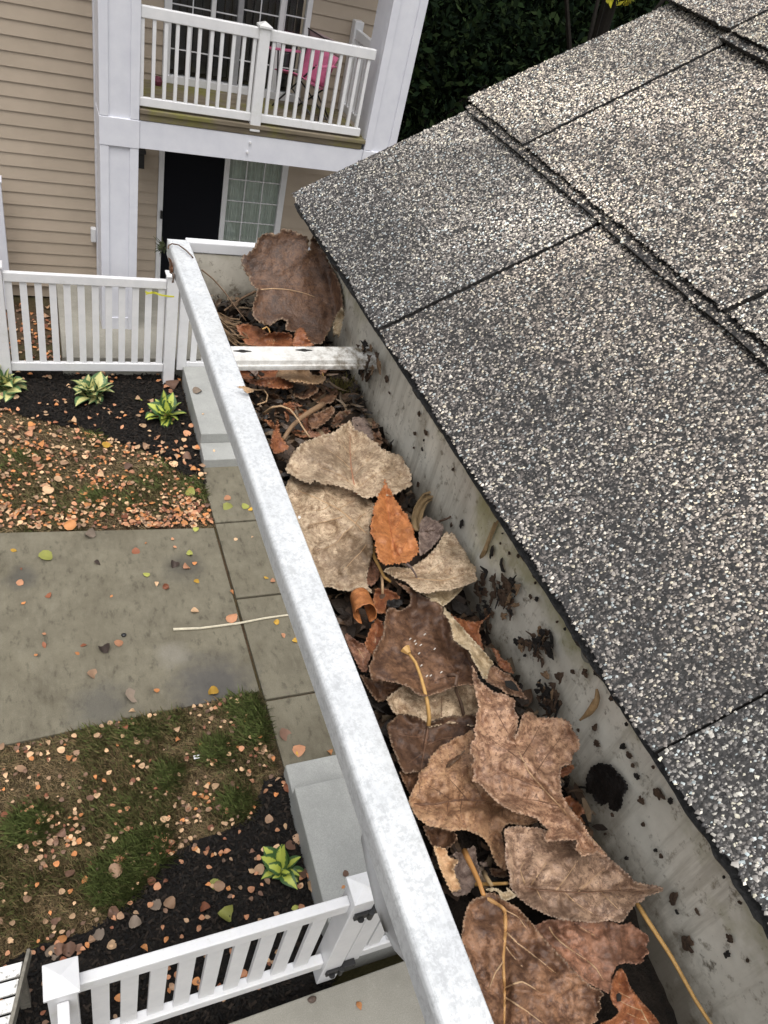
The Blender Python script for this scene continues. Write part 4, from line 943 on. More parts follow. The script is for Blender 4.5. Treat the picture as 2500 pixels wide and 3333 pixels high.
    def veins(s, base, tip, n=5, ang=.8, r=.00028, mat=None, mid=None, fl=.42):
        """midrib from base to tip with side veins"""
        s.vein([base] + (mid or []) + [tip], r * 2, mat, 'midrib')
        b = Vector(s.cr(*base)); t = Vector(s.cr(*tip)); d = t - b; L = d.length; d.normalize(); poly = [tuple(p) for p in s.ring]
        for sd in (1, -1):
            for i in range(n):
                p = b + d * L * (.03 + .8 * i / n); a = ang * (1.15 - .35 * i / n); v = Vector((d.x * math.cos(a) - sd * d.y * math.sin(a), d.y * math.cos(a) + sd * d.x * math.sin(a)))
                pts = []
                for k in range(30):
                    q = p + v * (k * L * .03) + d * (k * k * L * .0006)
                    if not pip([q.x], [q.y], poly)[0]: break
                    pts.append((q.x, q.y))
                if len(pts) > 3: s.vein(pts[:-1], r * .8, mat, cr=lambda x, y: (x, y))
    def stem(s, pts, zs, r=.0009, mat=None, name='petiole'):
        pts = [s_cr for s_cr in (s.cr(*p) for p in pts)]; k = len(pts)
        P3 = [at(*q, 2, ZL + (zs[0] + (zs[1] - zs[0]) * i / (k - 1) if len(zs) == 2 else zs[i])) for i, q in enumerate(pts)]
        r = r * .78; sm = spline(P3, .004, False) if k > 2 else P3
        return obj(name, MB().tube(sm, [r * (1.25 - .5 * i / len(sm)) for i in range(len(sm))], 6), mat or TANSTEM, s.o, smooth=True)

# --- far end: the big dark leaf propped against the end cap
def surfA(x, y, dz):
    c = k1(900, 505); yy = (y - c[1])
    if yy <= 0:
        yv = .585 + .034 * min(1, (-yy) / 190.) ** .8                 # leans back toward the cap
        p = at(x, y, 1, yv - dz * .8)
    else:
        p0 = at(x, y, 1, .585); p = at(x, y, 1, .585 - .05 * min(1, yy / 190.) - dz * .8)
    if p.x > .2385: p = at(x, y, 0, .2385 - abs(dz) * .3)
    return p
lA = Leaf('heart_leaf', 'large dark brown heart leaf propped upright at the far end of the gutter', L_BROWN,
  [(868,92),(905,95),(945,105),(985,125),(1020,140),(1046,160),(1043,245),(1052,240),(1064,165),(1078,142),(1110,190),(1150,250),(1190,330),(1230,400),(1258,470),(1275,560),(1278,620),(1240,680),(1215,720),(1190,780),(1160,830),(1140,866),(1060,868),(1010,830),(950,790),(890,772),(895,715),(850,705),(815,730),(790,745),(750,740),(705,720),(670,680),(668,630),(685,560),(700,505),(660,470),(640,420),(610,370),(590,315),(600,275),(640,260),(670,230),(695,180),(715,150),(750,125),(790,118),(830,130),(850,120)],
  -.03, k1, surf=surfA, blots=[(850,690,170,.6),(620,340,80,.9),(780,160,160,.5),(1120,760,110,.6)], seed=1, tooth=2.4, tw=18, amp=.003, curl=.003)
lA.vein([(705,505),(800,497),(900,502),(1000,522),(1090,552)], .0009, VEINP, 'midrib', .0006)
for v in ([(760,500),(740,560),(750,640)], [(880,500),(930,380),(960,260)], [(800,497),(790,380),(780,250)], [(1000,522),(1080,420),(1120,330)], [(950,510),(1000,620),(1040,720)]): lA.vein(v, .0003, VEIND)
bx = Leaf('leaf_fragment', 'pale curled brown flap hanging against the wall below the big far leaf', L_FLAP, [(1240,660),(1275,620),(1290,670),(1275,730),(1250,825),(1235,800),(1215,820),(1210,750),(1225,700)], -.02, k1, seed=2, surf=lambda x, y, dz: at(x, y, 0, .2375 - abs(dz)), tooth=3, tw=9)
def G(label, mat, pts, z, cr, seed, name='dry_leaf', **kw): return Leaf(name, label, mat, pts, z, cr, seed=seed, **kw)
a = G('dark rust leaf under twigs near the far end cap', L_RUST, [(555,745),(640,735),(740,775),(770,800),(720,840),(670,880),(620,870),(585,810)], -.044, k1, 3, curl=.004)
a = G('arched orange leaf just beyond the metal hanger', L_RUST, [(672,880),(720,830),(780,795),(850,790),(920,800),(955,850),(975,895),(800,900)], -.034, k1, 4, bumps=[(820,840,60,.006)]); a.veins((800, 890), (830, 800), 4); a.stem([(735,770),(765,755),(785,790),(780,870)], (-.03, -.03), .0007)
a = G('folded orange leaf cone beyond the metal hanger', L_RUST, [(940,885),(955,790),(975,765),(1000,757),(1020,775),(1040,830),(1080,880),(1010,890)], -.032, k1, 5, bumps=[(1000,800,30,.012)], curl=.004)
a = G('orange-brown rolled leaf below the metal hanger', L_RUST, [(600,1105),(700,1112),(830,1095),(880,1087),(930,1130),(945,1155),(900,1175),(780,1165),(650,1135)], -.040, k1, 6, bumps=[(780,1130,45,.012)]); a.veins((920, 1150), (640, 1120), 5)
a = G('sandy tan leaf just below the metal hanger', L_SAND, [(825,1090),(850,1035),(900,1015),(1000,1020),(1050,1050),(1080,1078),(1165,1092),(1140,1135),(1070,1140),(1000,1130),(930,1125),(880,1105)], -.036, k1, 7, bumps=[(960,1060,60,.006)]); a.veins((1130, 1100), (860, 1060), 4, r=.0002)
a = G('rust leaf tucked under the sandy tan leaf', L_RUST, [(705,1030),(830,1010),(870,1040),(830,1100),(760,1105),(710,1095)], -.045, k1, 8)
a = G('rust leaf scrap beside the gutter lip below the hanger', L_RUST, [(560,1040),(640,1040),(690,1090),(640,1110),(580,1105)], -.043, k1, 9)
a = G('pinkish orange leaf poking out right of the tan leaf', L_PINK, [(1035,1010),(1180,1008),(1170,1055),(1130,1072),(1080,1042)], -.045, k1, 10); a.stem([(1140,1060),(1150,1110),(1135,1140)], (-.04, -.045), .0006)
a = G('grey white husk beside the lip below the hanger', L_GREY, [(625,1030),(715,1020),(705,1060),(690,1090),(650,1055)], -.041, k1, 11)
# --- dark hollow
a = G('red-brown leaf in the dark hollow above the big beige leaves', L_RUST, [(190,45),(270,22),(360,50),(430,120),(470,200),(480,260),(430,340),(330,335),(260,280),(230,200)], -.046, k2, 12, curl=.004); a.veins((450, 250), (210, 60), 4, mat=VEIND)
a = G('dark brown curled leaf right of the forked twig', L_CHOC, [(420,160),(550,100),(640,60),(665,105),(600,190),(520,255),(450,262)], -.044, k2, 13, bumps=[(540,160,50,.006)], curl=.005)
a = G('dusky pink leaf scraps above the big beige leaf', L_PINK, [(430,265),(500,295),(570,245),(625,292),(540,335),(440,345)], -.046, k2, 14)
a = G('upright curled rust leaf by the lip above the beige leaves', L_RUST, [(20,180),(100,195),(125,250),(150,180),(165,220),(165,290),(190,350),(250,440),(130,490),(80,420),(110,280),(60,225)], -.040, k2, 15, bumps=[(130,380,60,.009)], curl=.006)
a = G('grey pink leaf tip showing behind the upper beige leaf', L_GREY, [(815,165),(900,160),(960,190),(1010,320),(1005,400),(930,400),(850,300)], -.042, k2, 16); a.veins((960, 390), (860, 170), 4, mat=VEIND)
a = G('narrow brown leaf sliver beside the gutter back wall', L_CHOC, [(1000,180),(1050,240),(1095,380),(1065,425),(1010,380),(1000,270)], -.045, k2, 17)
for i, (pts, mt) in enumerate((([(-150,60),(0,-60),(150,-40),(180,100),(40,180),(-100,160)], L_CHOC), ([(560,-150),(700,-90),(640,30),(520,40),(430,-40)], L_CHOC), ([(690,120),(800,100),(800,200),(700,250),(620,240)], L_CHOC), ([(250,-180),(420,-200),(520,-80),(380,0),(260,-60)], L_CHOC))):
    G(['dark brown leaf scrap by the lip under the thin stems', 'dark leaf scrap beside the moss tuft', 'dark leaf scrap above the tip of the beige leaf', 'dark curled leaf scrap in the middle of the hollow'][i], mt, pts, -.048, k2, 18 + i, curl=.005, bumps=[(*pts[2], 30, .004)])
# --- two big beige leaves
lE = Leaf('heart_leaf', 'big beige heart leaf along the lip, partly under the upper beige leaf', L_BEIGE,
  [(230,760),(300,660),(450,680),(600,720),(800,790),(960,890),(1010,930),(1022,975),(1000,1050),(985,1110),(970,1160),(998,1250),(1006,1310),(1000,1400),(965,1520),(950,1600),(955,1660),(1000,1740),(950,1725),(880,1695),(850,1720),(800,1725),(690,1715),(640,1690),(560,1680),(470,1500),(370,1250),(270,1000),(210,860)],
  -.036, k2, blots=[(780,1500,260,1.),(920,1380,140,.8),(850,980,70,.5),(420,1200,50,.4)], folds=[(1005,1305,330,820,-.004,26),(830,1140,500,1360,-.003,14),(960,1290,740,1540,-.003,14),(735,1055,430,1130,-.0025,12)], seed=22, bumps=[(560,900,45,.004),(820,1100,50,.003),(800,1500,90,-.003)], curl=.003, tooth=2.0, tw=16)
lE.vein([(1005,1305),(960,1225),(850,1120),(700,990),(520,900),(330,820)], .0010, VEINP, 'midrib')
for v in ([(735,1055),(600,1095),(430,1130)], [(830,1140),(740,1210),(690,1280),(600,1330),(500,1360)], [(960,1290),(900,1370),(830,1440),(740,1540)], [(620,950),(560,990),(460,1000)], [(850,1110),(900,1050),(970,1010)], [(700,990),(790,930),(850,910)]): lE.vein(v, .00045, VEINP)
lE.stem([(1005,1310),(1010,1400),(1060,1500),(1110,1600),(1165,1640)], (-.034, -.036, -.036, -.036, -.038), .0013, TANSTEM)
lD = Leaf('heart_leaf', 'broad beige toothed leaf lying over the other big beige leaf', L_BEIGE,
  [(800,190),(825,235),(850,272),(900,290),(950,320),(980,360),(1040,385),(1060,420),(1110,450),(1150,470),(1200,488),(1250,500),(1285,540),(1300,590),(1330,610),(1340,650),(1355,690),(1350,730),(1358,775),(1310,800),(1250,830),(1200,858),(1100,872),(1030,872),(970,890),(930,885),(870,850),(820,820),(760,800),(700,782),(640,770),(600,762),(570,772),(520,745),(470,728),(455,758),(380,740),(290,690),(228,655),(222,612),(245,565),(260,520),(280,490),(320,440),(350,410),(420,370),(480,350),(540,325),(600,310),(660,290),(710,250),(760,220)],
  -.027, k2, blots=[(560,560,230,1.),(850,620,100,.6),(1180,620,80,.5),(1000,480,60,.4)], folds=[(860,848,800,250,.004,22),(850,820,1200,620,.002,12),(845,790,480,600,.002,12),(825,700,1010,500,.002,12),(820,640,600,450,.002,12)], seed=23, bumps=[(480,600,110,.004),(1150,650,110,.003),(810,560,50,-.003)], curl=.004, tooth=3.0, tw=16)
lD.vein([(860,848),(835,760),(812,620),(800,480),(800,330),(805,240)], .0009, plain('rose_vein', (.34, .17, .10), .6), 'midrib')
for v in ([(850,820),(950,730),(1060,660),(1200,620)], [(845,790),(740,700),(620,640),(480,600)], [(825,700),(920,590),(1010,500)], [(820,640),(720,540),(600,450)], [(805,520),(870,430),(920,350)], [(803,500),(740,420),(680,350)]): lD.vein(v, .0003, VEINP)
lD.stem([(20,130),(100,70),(180,60),(260,90),(330,180),(380,260),(440,345)], (-.042, -.03, -.028, -.027, -.027, -.027, -.03), .0009, VEINP, 'stem')
# --- orange leaf
lF = Leaf('birch_leaf', 'bright orange pointed leaf lying on the beige leaves', L_ORANGE,
  [(1110,712),(1130,760),(1150,800),(1185,850),(1200,890),(1230,930),(1255,965),(1270,1000),(1310,1030),(1330,1090),(1360,1125),(1375,1180),(1372,1225),(1400,1275),(1415,1330),(1415,1375),(1380,1412),(1330,1460),(1290,1470),(1200,1480),(1130,1490),(1082,1470),(1050,1420),(1030,1330),(1020,1260),(985,1205),(990,1110),(1010,1040),(1008,980),(1040,920),(1062,850),(1090,800),(1105,755)],
  -.019, k2, blots=[(1080,1000,70,.2)], folds=[(1200,1460,1110,720,.003,14),(1180,1300,1330,1200,.0012,8),(1170,1200,1040,1100,.0012,8),(1160,1100,1270,1010,.0012,8),(1190,1350,1050,1280,.0012,8),(1210,1400,1380,1330,.0012,8)], seed=24, bumps=[(1150,1050,60,-.003)], tooth=3.4, tw=11, curl=.003, amp=.0018)
lF.veins((1300, 1468), (1112, 720), 6, .75, .00028, plain('burnt_vein', (.30, .09, .03), .5), mid=[(1235, 1390), (1180, 1250), (1150, 1080), (1130, 900)])
lF.stem([(1300,1468),(1350,1512),(1390,1575),(1405,1612)], (-.018, -.022, -.028, -.03), .0008, plain('grey_stem', (.16, .12, .11), .6))
# --- right side small ones
a = G('small crumpled grey leaf between the orange leaf and the wall', L_GREY, [(1435,1095),(1490,1050),(1545,1085),(1600,1100),(1642,1150),(1612,1250),(1535,1335),(1470,1390),(1422,1400),(1420,1200)], -.037, k2, 25, bumps=[(1540,1170,35,.006)], amp=.005); a.veins((1430, 1195), (1620, 1170), 3, mat=DSTEM); a.stem([(1600,1100),(1680,1070),(1725,1045)], (-.034, -.03, -.03), .0008, DSTEM)
mb = MB(); arc = [(1605,865),(1540,860),(1480,880),(1430,925),(1395,1000),(1380,1080),(1385,1150),(1410,1185)]
for j in range(11):
    mb.tube(spline([at(*k2(x + j * 6 - 18 + (i > 2) * j * 2, y + (j - 5) * (6 if i < 3 else 1)), 2, ZL - .038 + .002 * math.sin(j + i)) for i, (x, y) in enumerate(arc)], .004, False), .0007, 4)
tag(obj('plant_husk', mb, STRAW), 'curled fibrous brown husk beside the orange leaf', 'husk')
lH = Leaf('heart_leaf', 'beige leaf with a pale folded underside right of the orange leaf', L_BEIGE,
  [(1108,790),(1125,805),(1150,798),(1180,850),(1220,905),(1245,955),(1260,985),(1292,1010),(1285,1045),(1297,1085),(1240,1112),(1170,1135),(1140,1145),(1060,1150),(1000,1165),(930,1150),(860,1090),(800,1070),(735,1030),(760,1010),(800,1005),(880,1012),(950,975),(1000,940),(1060,870)],
  -.030, k7, blots=[(1150,930,45,.6),(1000,1080,60,.4)], folds=[(800,1050,1280,1030,.003,18)], seed=26, bumps=[(1150,1000,80,.005)], curl=.003, tooth=2.2, tw=14)
lH.veins((800, 1050), (1280, 1030), 4, .7, .0003, mid=[(940, 1075), (1100, 1085)])
Leaf('folded_edge', 'paler folded underside', L_FLAP, [(1220,1120),(1180,1170),(1120,1222),(1090,1240),(1060,1205),(1010,1190),(950,1155),(1000,1150),(1100,1140),(1170,1130)], -.036, k7, seed=27, parent=lH.o, tooth=.8)
# --- lower group
a = G('orange leaf scrap by the lip left of the rolled leaf', L_PINK, [(60,600),(90,590),(150,640),(240,690),(270,740),(296,785),(268,860),(258,930),(210,922),(100,720)], -.038, k3, 28, curl=.005); a.veins((110, 620), (260, 850), 3)
a = G('pinkish leaf scrap under the tan stem base', L_PINK, [(290,-95),(340,-40),(375,20),(385,60),(335,130),(300,160),(258,130),(270,20)], -.046, k3, 29)
a = G('orange torn leaf behind the rolled leaf', L_RUST, [(340,185),(420,180),(520,222),(560,272),(440,300),(432,400),(360,405),(318,300)], -.047, k3, 30)
a = G('slate black leaf chip above the folded brown leaf', WETBLK, [(440,290),(520,280),(592,290),(560,340),(490,366),(450,340)], -.040, k3, 31, curl=.004)
a = G('rust leaf with pale veins below the rolled leaf', L_RUST, [(240,690),(270,600),(300,520),(350,455),(400,480),(412,560),(390,640),(342,710),(330,765),(300,775)], -.043, k3, 32, curl=.004); a.veins((330, 740), (350, 470), 4)
# rolled orange leaf as an open tube
tb = MB(); p0 = at(*k3(195, 245), 2, ZL - .036); p1 = at(*k3(248, 410), 2, ZL - .031); d = (p1 - p0).normalized(); sidev = d.cross(Vector((0, 0, 1))).normalized(); upv = sidev.cross(d)
for j in range(15):
    t = j / 14; rr = .0054 + .0010 * t
    for i in range(30):
        a = -2.6 + 5.6 * i / 29; r2_ = rr * (1 + .06 * i / 29) + .0003 * noise.noise(Vector((i * .4, j * .4, 8)))
        e = t * (1 + .05 * math.sin(i * .45) + .02 * math.sin(i * 1.9)) if j > 10 else t
        tb.v.append(tuple(p0.lerp(p1, e) + (sidev * math.sin(a) + upv * math.cos(a)) * r2_))
for j in range(14):
    for i in range(29): q_ = j*30+i; tb.f.append((q_, q_+1, q_+31, q_+30))
o = tag(obj('rolled_leaf', tb, L_ORANGE, smooth=True), 'orange leaf rolled into an open tube beside the gutter lip', 'leaf'); o.modifiers.new('t', 'SOLIDIFY').thickness = .0004
fattr(o.data, 'edge', np.zeros(len(tb.v))); fattr(o.data, 'vein', np.zeros(len(tb.v)))
lM = G('dark reddish leaf under the folded brown leaf, by the lip', L_CHOC, [(200,960),(280,990),(400,1010),(520,1035),(575,1060),(500,1120),(430,1185),(360,1200),(290,1120)], -.043, k3, 33); lM.vein([(350,1190),(440,1140),(540,1090)], .0005, VEIND)
lJ = G('grey mottled leaf strip under the folded brown leaf', L_BEIGE, [(438,1178),(500,1120),(600,1050),(800,1040),(1235,1040),(1265,1200),(1255,1330),(1225,1420),(1100,1400),(980,1395),(880,1420),(815,1430),(740,1380),(640,1340),(550,1330),(490,1285)], -.042, k3, 34, name='heart_leaf'); lJ.vein([(930,1360),(935,1250),(930,1150)], .0003, VEIND); lJ.vein([(1130,1320),(1100,1220),(1070,1120),(1065,1070)], .0010, DSTEM)
lK = Leaf('heart_leaf', 'dark brown heart leaf whose long tan stem lies over the folded leaf', L_BROWN, [(343,12),(300,-15),(255,-40),(170,-60),(110,-58),(70,-20),(20,30),(60,180),(120,330),(160,400),(250,385),(300,425),(520,330),(660,180),(730,80),(735,-20),(680,-60),(600,-45),(540,-48),(460,-35),(400,-20)], -.036, k4, seed=35, bumps=[(330,150,30,-.003)], tooth=1.6)
lK.vein([(343,20),(325,130),(302,260),(285,380)], .0012, VEIND, 'midrib')
for v in ([(335,60),(440,20),(560,-10),(680,-30)], [(330,120),(200,110),(90,90)], [(320,180),(450,130),(600,110)], [(310,230),(230,290),(150,350)]): lK.vein(v, .0004, VEIND)
lI = Leaf('heart_leaf', 'large dark folded leaf with a pale turned-up right edge in the middle', L_CHOC,
  [(440,372),(490,352),(560,382),(640,330),(650,250),(600,190),(520,120),(600,150),(700,195),(740,232),(820,272),(900,302),(945,352),(940,400),(990,452),(1020,540),(1035,640),(1100,700),(1170,732),(1200,805),(1262,885),(1250,960),(1235,1050),(1150,1048),(1050,1065),(950,1110),(860,1135),(770,1152),(700,1125),(640,1070),(550,1040),(480,1025),(400,1015),(310,1020),(292,960),(277,880),(310,820),(322,750),(362,680),(405,600),(415,500),(430,420)],
  -.029, k3, blots=[(1100,850,150,.6),(700,300,170,.8),(880,700,120,.4)], folds=[(1070,950,640,730,.003,20),(1060,930,960,640,.003,18),(1070,1000,840,1050,.002,14)], seed=36, bumps=[(700,500,120,-.008),(700,950,120,.003),(350,950,60,.004)], curl=.004, tooth=1.6, tw=17)
Leaf('folded_edge', 'pale turned-up underside edge', L_FLAP, [(820,285),(870,262),(910,288),(950,340),(1000,400),(1080,490),(1180,600),(1280,710),(1380,830),(1402,862),(1365,900),(1340,992),(1300,985),(1262,900),(1205,812),(1180,742),(1105,695),(1040,640),(1022,540),(992,452),(948,402),(955,352),(900,308)], -.021, k3, seed=37, parent=lI.o, tooth=1.8, tw=16, bumps=[(1200,640,90,.003)])
for v in ([(1070,935),(900,900),(740,820),(640,730)], [(1060,930),(990,820),(960,640)], [(1080,920),(1130,830),(1170,760)], [(1070,1000),(1160,980),(1220,970)], [(1050,950),(900,1000),(840,1050)]): lI.vein(v, .0004, VEIND)
lI.stem([(990,965),(1040,955),(1075,970),(1060,1045),(1065,1110),(1110,1210),(1135,1310)], (-.024, -.021, -.021, -.022, -.03, -.036, -.038), .0011, DSTEM)
lK.cr = k3; lK.stem([(815,1415),(822,1340),(800,1180),(770,1060),(745,970),(700,850),(650,780),(608,725)], (-.034, -.031, -.024, -.0225, -.022, -.021, -.021, -.020), .0012, TANSTEM)
obj('stem_end', MB().tube([at(*k3(640, 765), 2, ZL - .0195), at(*k3(605, 722), 2, ZL - .0195)], [.0012, .0028], 7), TANSTEM, lK.o)
# worn white specks on the folded leaf
sp = MB()
for x, y in ((690,660),(700,685),(745,695),(650,640),(730,770),(870,730),(800,975),(835,970),(930,940),(750,880),(580,745),(780,600)):
    p = lI.P(*k3(x, y), 30., .0006); sp.tube([p + Vector((-.0005, 0, 0)), p + Vector((.0007, .0006, .0003))], .00035, 4)
obj('specks', sp, plain('chalk', (.55, .52, .47), .8), lI.o)
for i, (lab, mt, pts, z, cr_) in enumerate((
  ('curled rust leaf against the wall right of the folded leaf', L_RUST, [(960,380),(1060,440),(1200,480),(1290,470),(1375,410),(1290,500),(1270,560),(1290,640),(1310,760),(1230,690),(1100,540)], -.046, k3),
  ('rust leaf scrap between the folded edge and the wall', L_RUST, [(1380,715),(1440,740),(1470,810),(1540,850),(1578,940),(1520,930),(1450,880),(1420,790)], -.043, k3),
  ('mauve rolled leaf with a dark hole beside the folded edge', L_MAUVE, [(1345,900),(1420,880),(1480,930),(1540,950),(1590,1010),(1659,1110),(1700,1180),(1600,1150),(1520,1130),(1470,1090),(1390,1050),(1330,1010)], -.038, k3),
  ('maroon leaf under the beige-orange leaf by the lip', L_CHOC, [(300,800),(440,820),(540,850),(565,900),(500,970),(420,1010),(360,940)], -.044, k4),
  ('peach coloured torn leaf scrap by the lip', L_SAND, [(380,960),(450,970),(485,990),(500,1040),(575,1072),(535,1130),(560,1200),(590,1285),(520,1310),(440,1150)], -.042, k4),
  ('grey brown leaf strip beside the orange stem', L_GREY, [(535,1130),(575,1075),(530,1020),(610,1000),(700,960),(720,1080),(745,1180),(700,1260),(640,1330),(560,1345),(520,1320),(590,1285),(560,1200)], -.045, k4),
  ('dark brown leaf below the heart leaf by the lip', L_CHOC, [(120,380),(250,390),(300,430),(270,500),(240,560),(190,540)], -.041, k4),
  ('rust brown leaf showing right of the mauve leaf', L_RUST, [(1390,600),(1430,570),(1520,640),(1550,700),(1515,720),(1550,790),(1500,760),(1430,690)], -.046, k4),
  ('rusty leaf scrap under the notch of the mauve leaf', L_RUST, [(1340,380),(1440,330),(1470,350),(1430,400),(1360,430)], -.046, k4),
  ('grey scrap in the dark gap by the orange stem', L_GREY, [(730,1080),(790,1085),(800,1110),(760,1118)], -.052, k4),
  ('dark scrap in the gap under the beige-orange leaf', L_CHOC, [(820,1130),(930,1140),(955,1190),(900,1200),(830,1180)], -.052, k4))):
    L_ = G(lab, mt, pts, z, cr_, 40 + i, curl=.004, bumps=[(*pts[len(pts)//2], 25, .004)])
hl = [k3(1500, 1015), k3(1560, 1012), k3(1600, 1050), k3(1630, 1110), k3(1560, 1090), k3(1510, 1060)]
obj('hole', MB().prism([at(*q, 2, ZL - .031) for q in hl], (0, 0, 0), (0, 0, .0004)), SLOT, [o_ for o_ in C.objects if o_.get('label', '').startswith('mauve rolled')][0])
lT = Leaf('heart_leaf', 'beige-orange spotted leaf with a dark midrib under the mauve leaf', L_TAN,
  [(618,98),(680,60),(720,180),(720,400),(810,560),(960,650),(1110,720),(1185,765),(1100,800),(960,785),(905,850),(930,960),(950,1080),(940,1150),(872,1100),(842,1040),(812,960),(772,900),(702,862),(640,838),(600,832),(520,842),(440,822),(340,802),(240,720),(190,610),(228,510),(262,450),(270,395),(330,340),(350,282),(400,222),(440,182),(500,160),(550,120)],
  -.034, k4, blots=[(450,600,120,.5),(880,740,170,.75),(700,640,90,.5)], folds=[(215,640,940,640,.004,18),(500,610,470,760,.002,9),(600,602,600,760,.002,9),(720,606,690,760,.002,9),(840,615,820,800,.002,9),(640,598,470,410,.002,12),(760,600,640,330,.002,12)], seed=60, bumps=[(500,350,130,.004),(870,950,70,-.006)], curl=.003, tooth=2.2, tw=14)
lT.vein([(215,640),(400,630),(520,605),(640,600),(800,608),(940,640)], .0010, VEIND, 'midrib')
for v in ([(500,610),(490,680),(470,760)], [(600,602),(590,680),(600,760)], [(720,606),(710,690),(690,760)], [(840,615),(835,720),(820,800)], [(920,640),(910,720),(905,780)], [(640,598),(560,500),(470,410)], [(520,604),(430,540),(320,480)], [(760,600),(700,480),(640,330)]): lT.vein(v, .0004, VEIND)
lU = Leaf('heart_leaf', 'broad mauve-grey leaf with a long tip touching the back wall', L_MGREY,
  [(498,-60),(530,-85),(600,-92),(640,-85),(730,-80),(800,-60),(900,-20),(1000,10),(1100,40),(1195,105),(1240,150),(1310,210),(1350,250),(1385,285),(1450,300),(1520,310),(1572,325),(1570,345),(1500,370),(1452,385),(1440,412),(1390,432),(1342,490),(1310,542),(1280,558),(1200,545),(1100,562),(1000,552),(900,542),(780,505),(680,455),(600,395),(538,315),(535,240),(505,130),(508,20)],
  -.029, k5, blots=[(880,520,170,.85),(580,330,90,.7),(1000,90,110,.6),(700,420,90,.6)], folds=[(640,325,1560,332,.003,16),(680,305,790,150,.002,12),(900,350,1100,500,.002,12),(1000,355,1180,190,.002,12)], seed=61, bumps=[(800,250,110,.004),(1500,330,60,.003)], curl=.003, tooth=2.4, tw=13, slope=(-.0008, 0))
lU.vein([(640,325),(720,340),(800,345),(1000,358),(1300,342),(1560,332)], .0006, VEIND, 'midrib')
for v in ([(720,342),(745,390),(765,432)], [(680,305),(740,220),(790,150)], [(640,300),(610,200),(650,130)], [(900,350),(1000,440),(1100,500)], [(1000,355),(1100,260),(1180,190)], [(850,345),(930,240),(1000,140)], [(1150,350),(1220,420),(1270,470)]): lU.vein(v, .0004, VEINP)
lU.stem([(305,302),(420,300),(525,294)], (-.040, -.036, -.028), .0009, TANSTEM)
lS = Leaf('heart_leaf', 'large pinkish-brown toothed leaf with a notch and long upper tip', L_MAUVE,
  [(604,92),(640,160),(700,208),(755,222),(798,250),(792,290),(811,320),(805,380),(792,412),(806,400),(832,312),(868,300),(900,325),(960,326),(1000,328),(1042,345),(1062,390),(1086,425),(1084,470),(1060,490),(1050,532),(1006,550),(1002,620),(1012,680),(1050,740),(1100,800),(1150,880),(1212,945),(1195,950),(1160,935),(1100,950),(1070,920),(1075,880),(1010,878),(935,885),(928,862),(945,830),(905,792),(880,775),(830,762),(780,745),(720,710),(660,650),(632,620),(605,610),(612,575),(598,545),(612,510),(594,480),(598,440),(618,420),(612,385),(622,350),(622,310),(634,285),(622,230),(608,160)],
  -.020, k8, blots=[(690,560,70,.5),(800,640,80,.5),(960,600,60,.4),(900,430,60,.3)], folds=[(1205,945,815,480,-.004,18),(1000,725,800,690,.002,14),(930,650,700,560,.002,14),(880,590,1000,420,.002,12),(840,530,690,260,.002,14)], seed=62, bumps=[(760,480,110,.004),(950,420,80,.003)], curl=.004, tooth=2.6, tw=14)
lS.vein([(1205,945),(1120,850),(1010,735),(930,650),(860,570),(815,480)], .0009, VEINP, 'midrib')
for v in ([(1000,725),(900,700),(800,690)], [(930,650),(830,610),(700,560)], [(880,590),(940,500),(1000,420)], [(840,530),(760,470),(680,420)], [(830,500),(880,420),(910,360)], [(800,460),(740,350),(690,260)]): lS.vein(v, .0004, VEIND)
lV = Leaf('heart_leaf', 'dusky pink-red leaf with pale veins under the mauve-grey leaf', L_PINK,
  [(780,545),(900,535),(1000,550),(1100,545),(1200,548),(1290,575),(1350,560),(1400,600),(1462,640),(1477,682),(1460,722),(1477,762),(1440,790),(1440,822),(1392,842),(1330,832),(1262,850),(1232,920),(1216,1040),(1140,1005),(1050,960),(960,890),(850,780),(750,690),(690,600)],
  -.037, k5, blots=[(780,600,150,.9),(1250,790,130,.7),(1400,690,70,.5),(1200,560,160,.6)], folds=[(795,575,1055,812,.002,12),(985,575,1120,652,.002,12)], seed=63, bumps=[(1000,700,90,.004)], curl=.003, tooth=2.0, slope=(-.0006, 0))
for v in ([(795,575),(830,640),(880,690),(960,750),(1055,812)], [(985,575),(1050,615),(1120,652)], [(1055,812),(1120,870),(1170,950)]): lV.vein(v, .0005, VEINP)
lW = Leaf('heart_leaf', 'large brown leaf with bright tan veins at the bottom of the gutter', L_CHOC,
  [(256,442),(292,402),(350,382),(385,360),(440,362),(490,400),(540,430),(580,450),(640,510),(720,605),(800,702),(900,802),(1000,912),(1090,992),(1140,1012),(1172,1042),(1142,1080),(1152,1140),(1120,1180),(1132,1222),(1095,1244),(1120,1330),(980,1500),(600,1500),(420,1300),(330,1000),(215,700),(225,540)],
  -.027, k5, blots=[(400,540,120,.8),(570,1010,130,.6),(620,900,60,.6),(800,760,80,.4)], folds=[(507,500,500,1240,.003,16),(515,625,862,912,.002,12),(508,715,625,862,.002,10),(502,1000,760,1040,.002,12)], seed=64, bumps=[(700,900,140,.003),(420,480,60,-.003)], curl=.003, tooth=2.2, tw=15)
lW.vein([(372,392),(430,420),(500,470),(507,600),(492,800),(502,1000),(500,1240),(500,1400)], .0013, plain('ochre_vein', (.42, .235, .09), .5), 'midrib')
for v in ([(515,625),(580,690),(650,745),(760,830),(862,912)], [(508,715),(560,790),(625,862)], [(500,470),(590,520),(650,600)], [(502,1000),(620,960),(760,1040)], [(495,820),(440,900),(400,1000)], [(500,1060),(640,1150),(760,1240)]): lW.vein(v, .00055, VEINP)
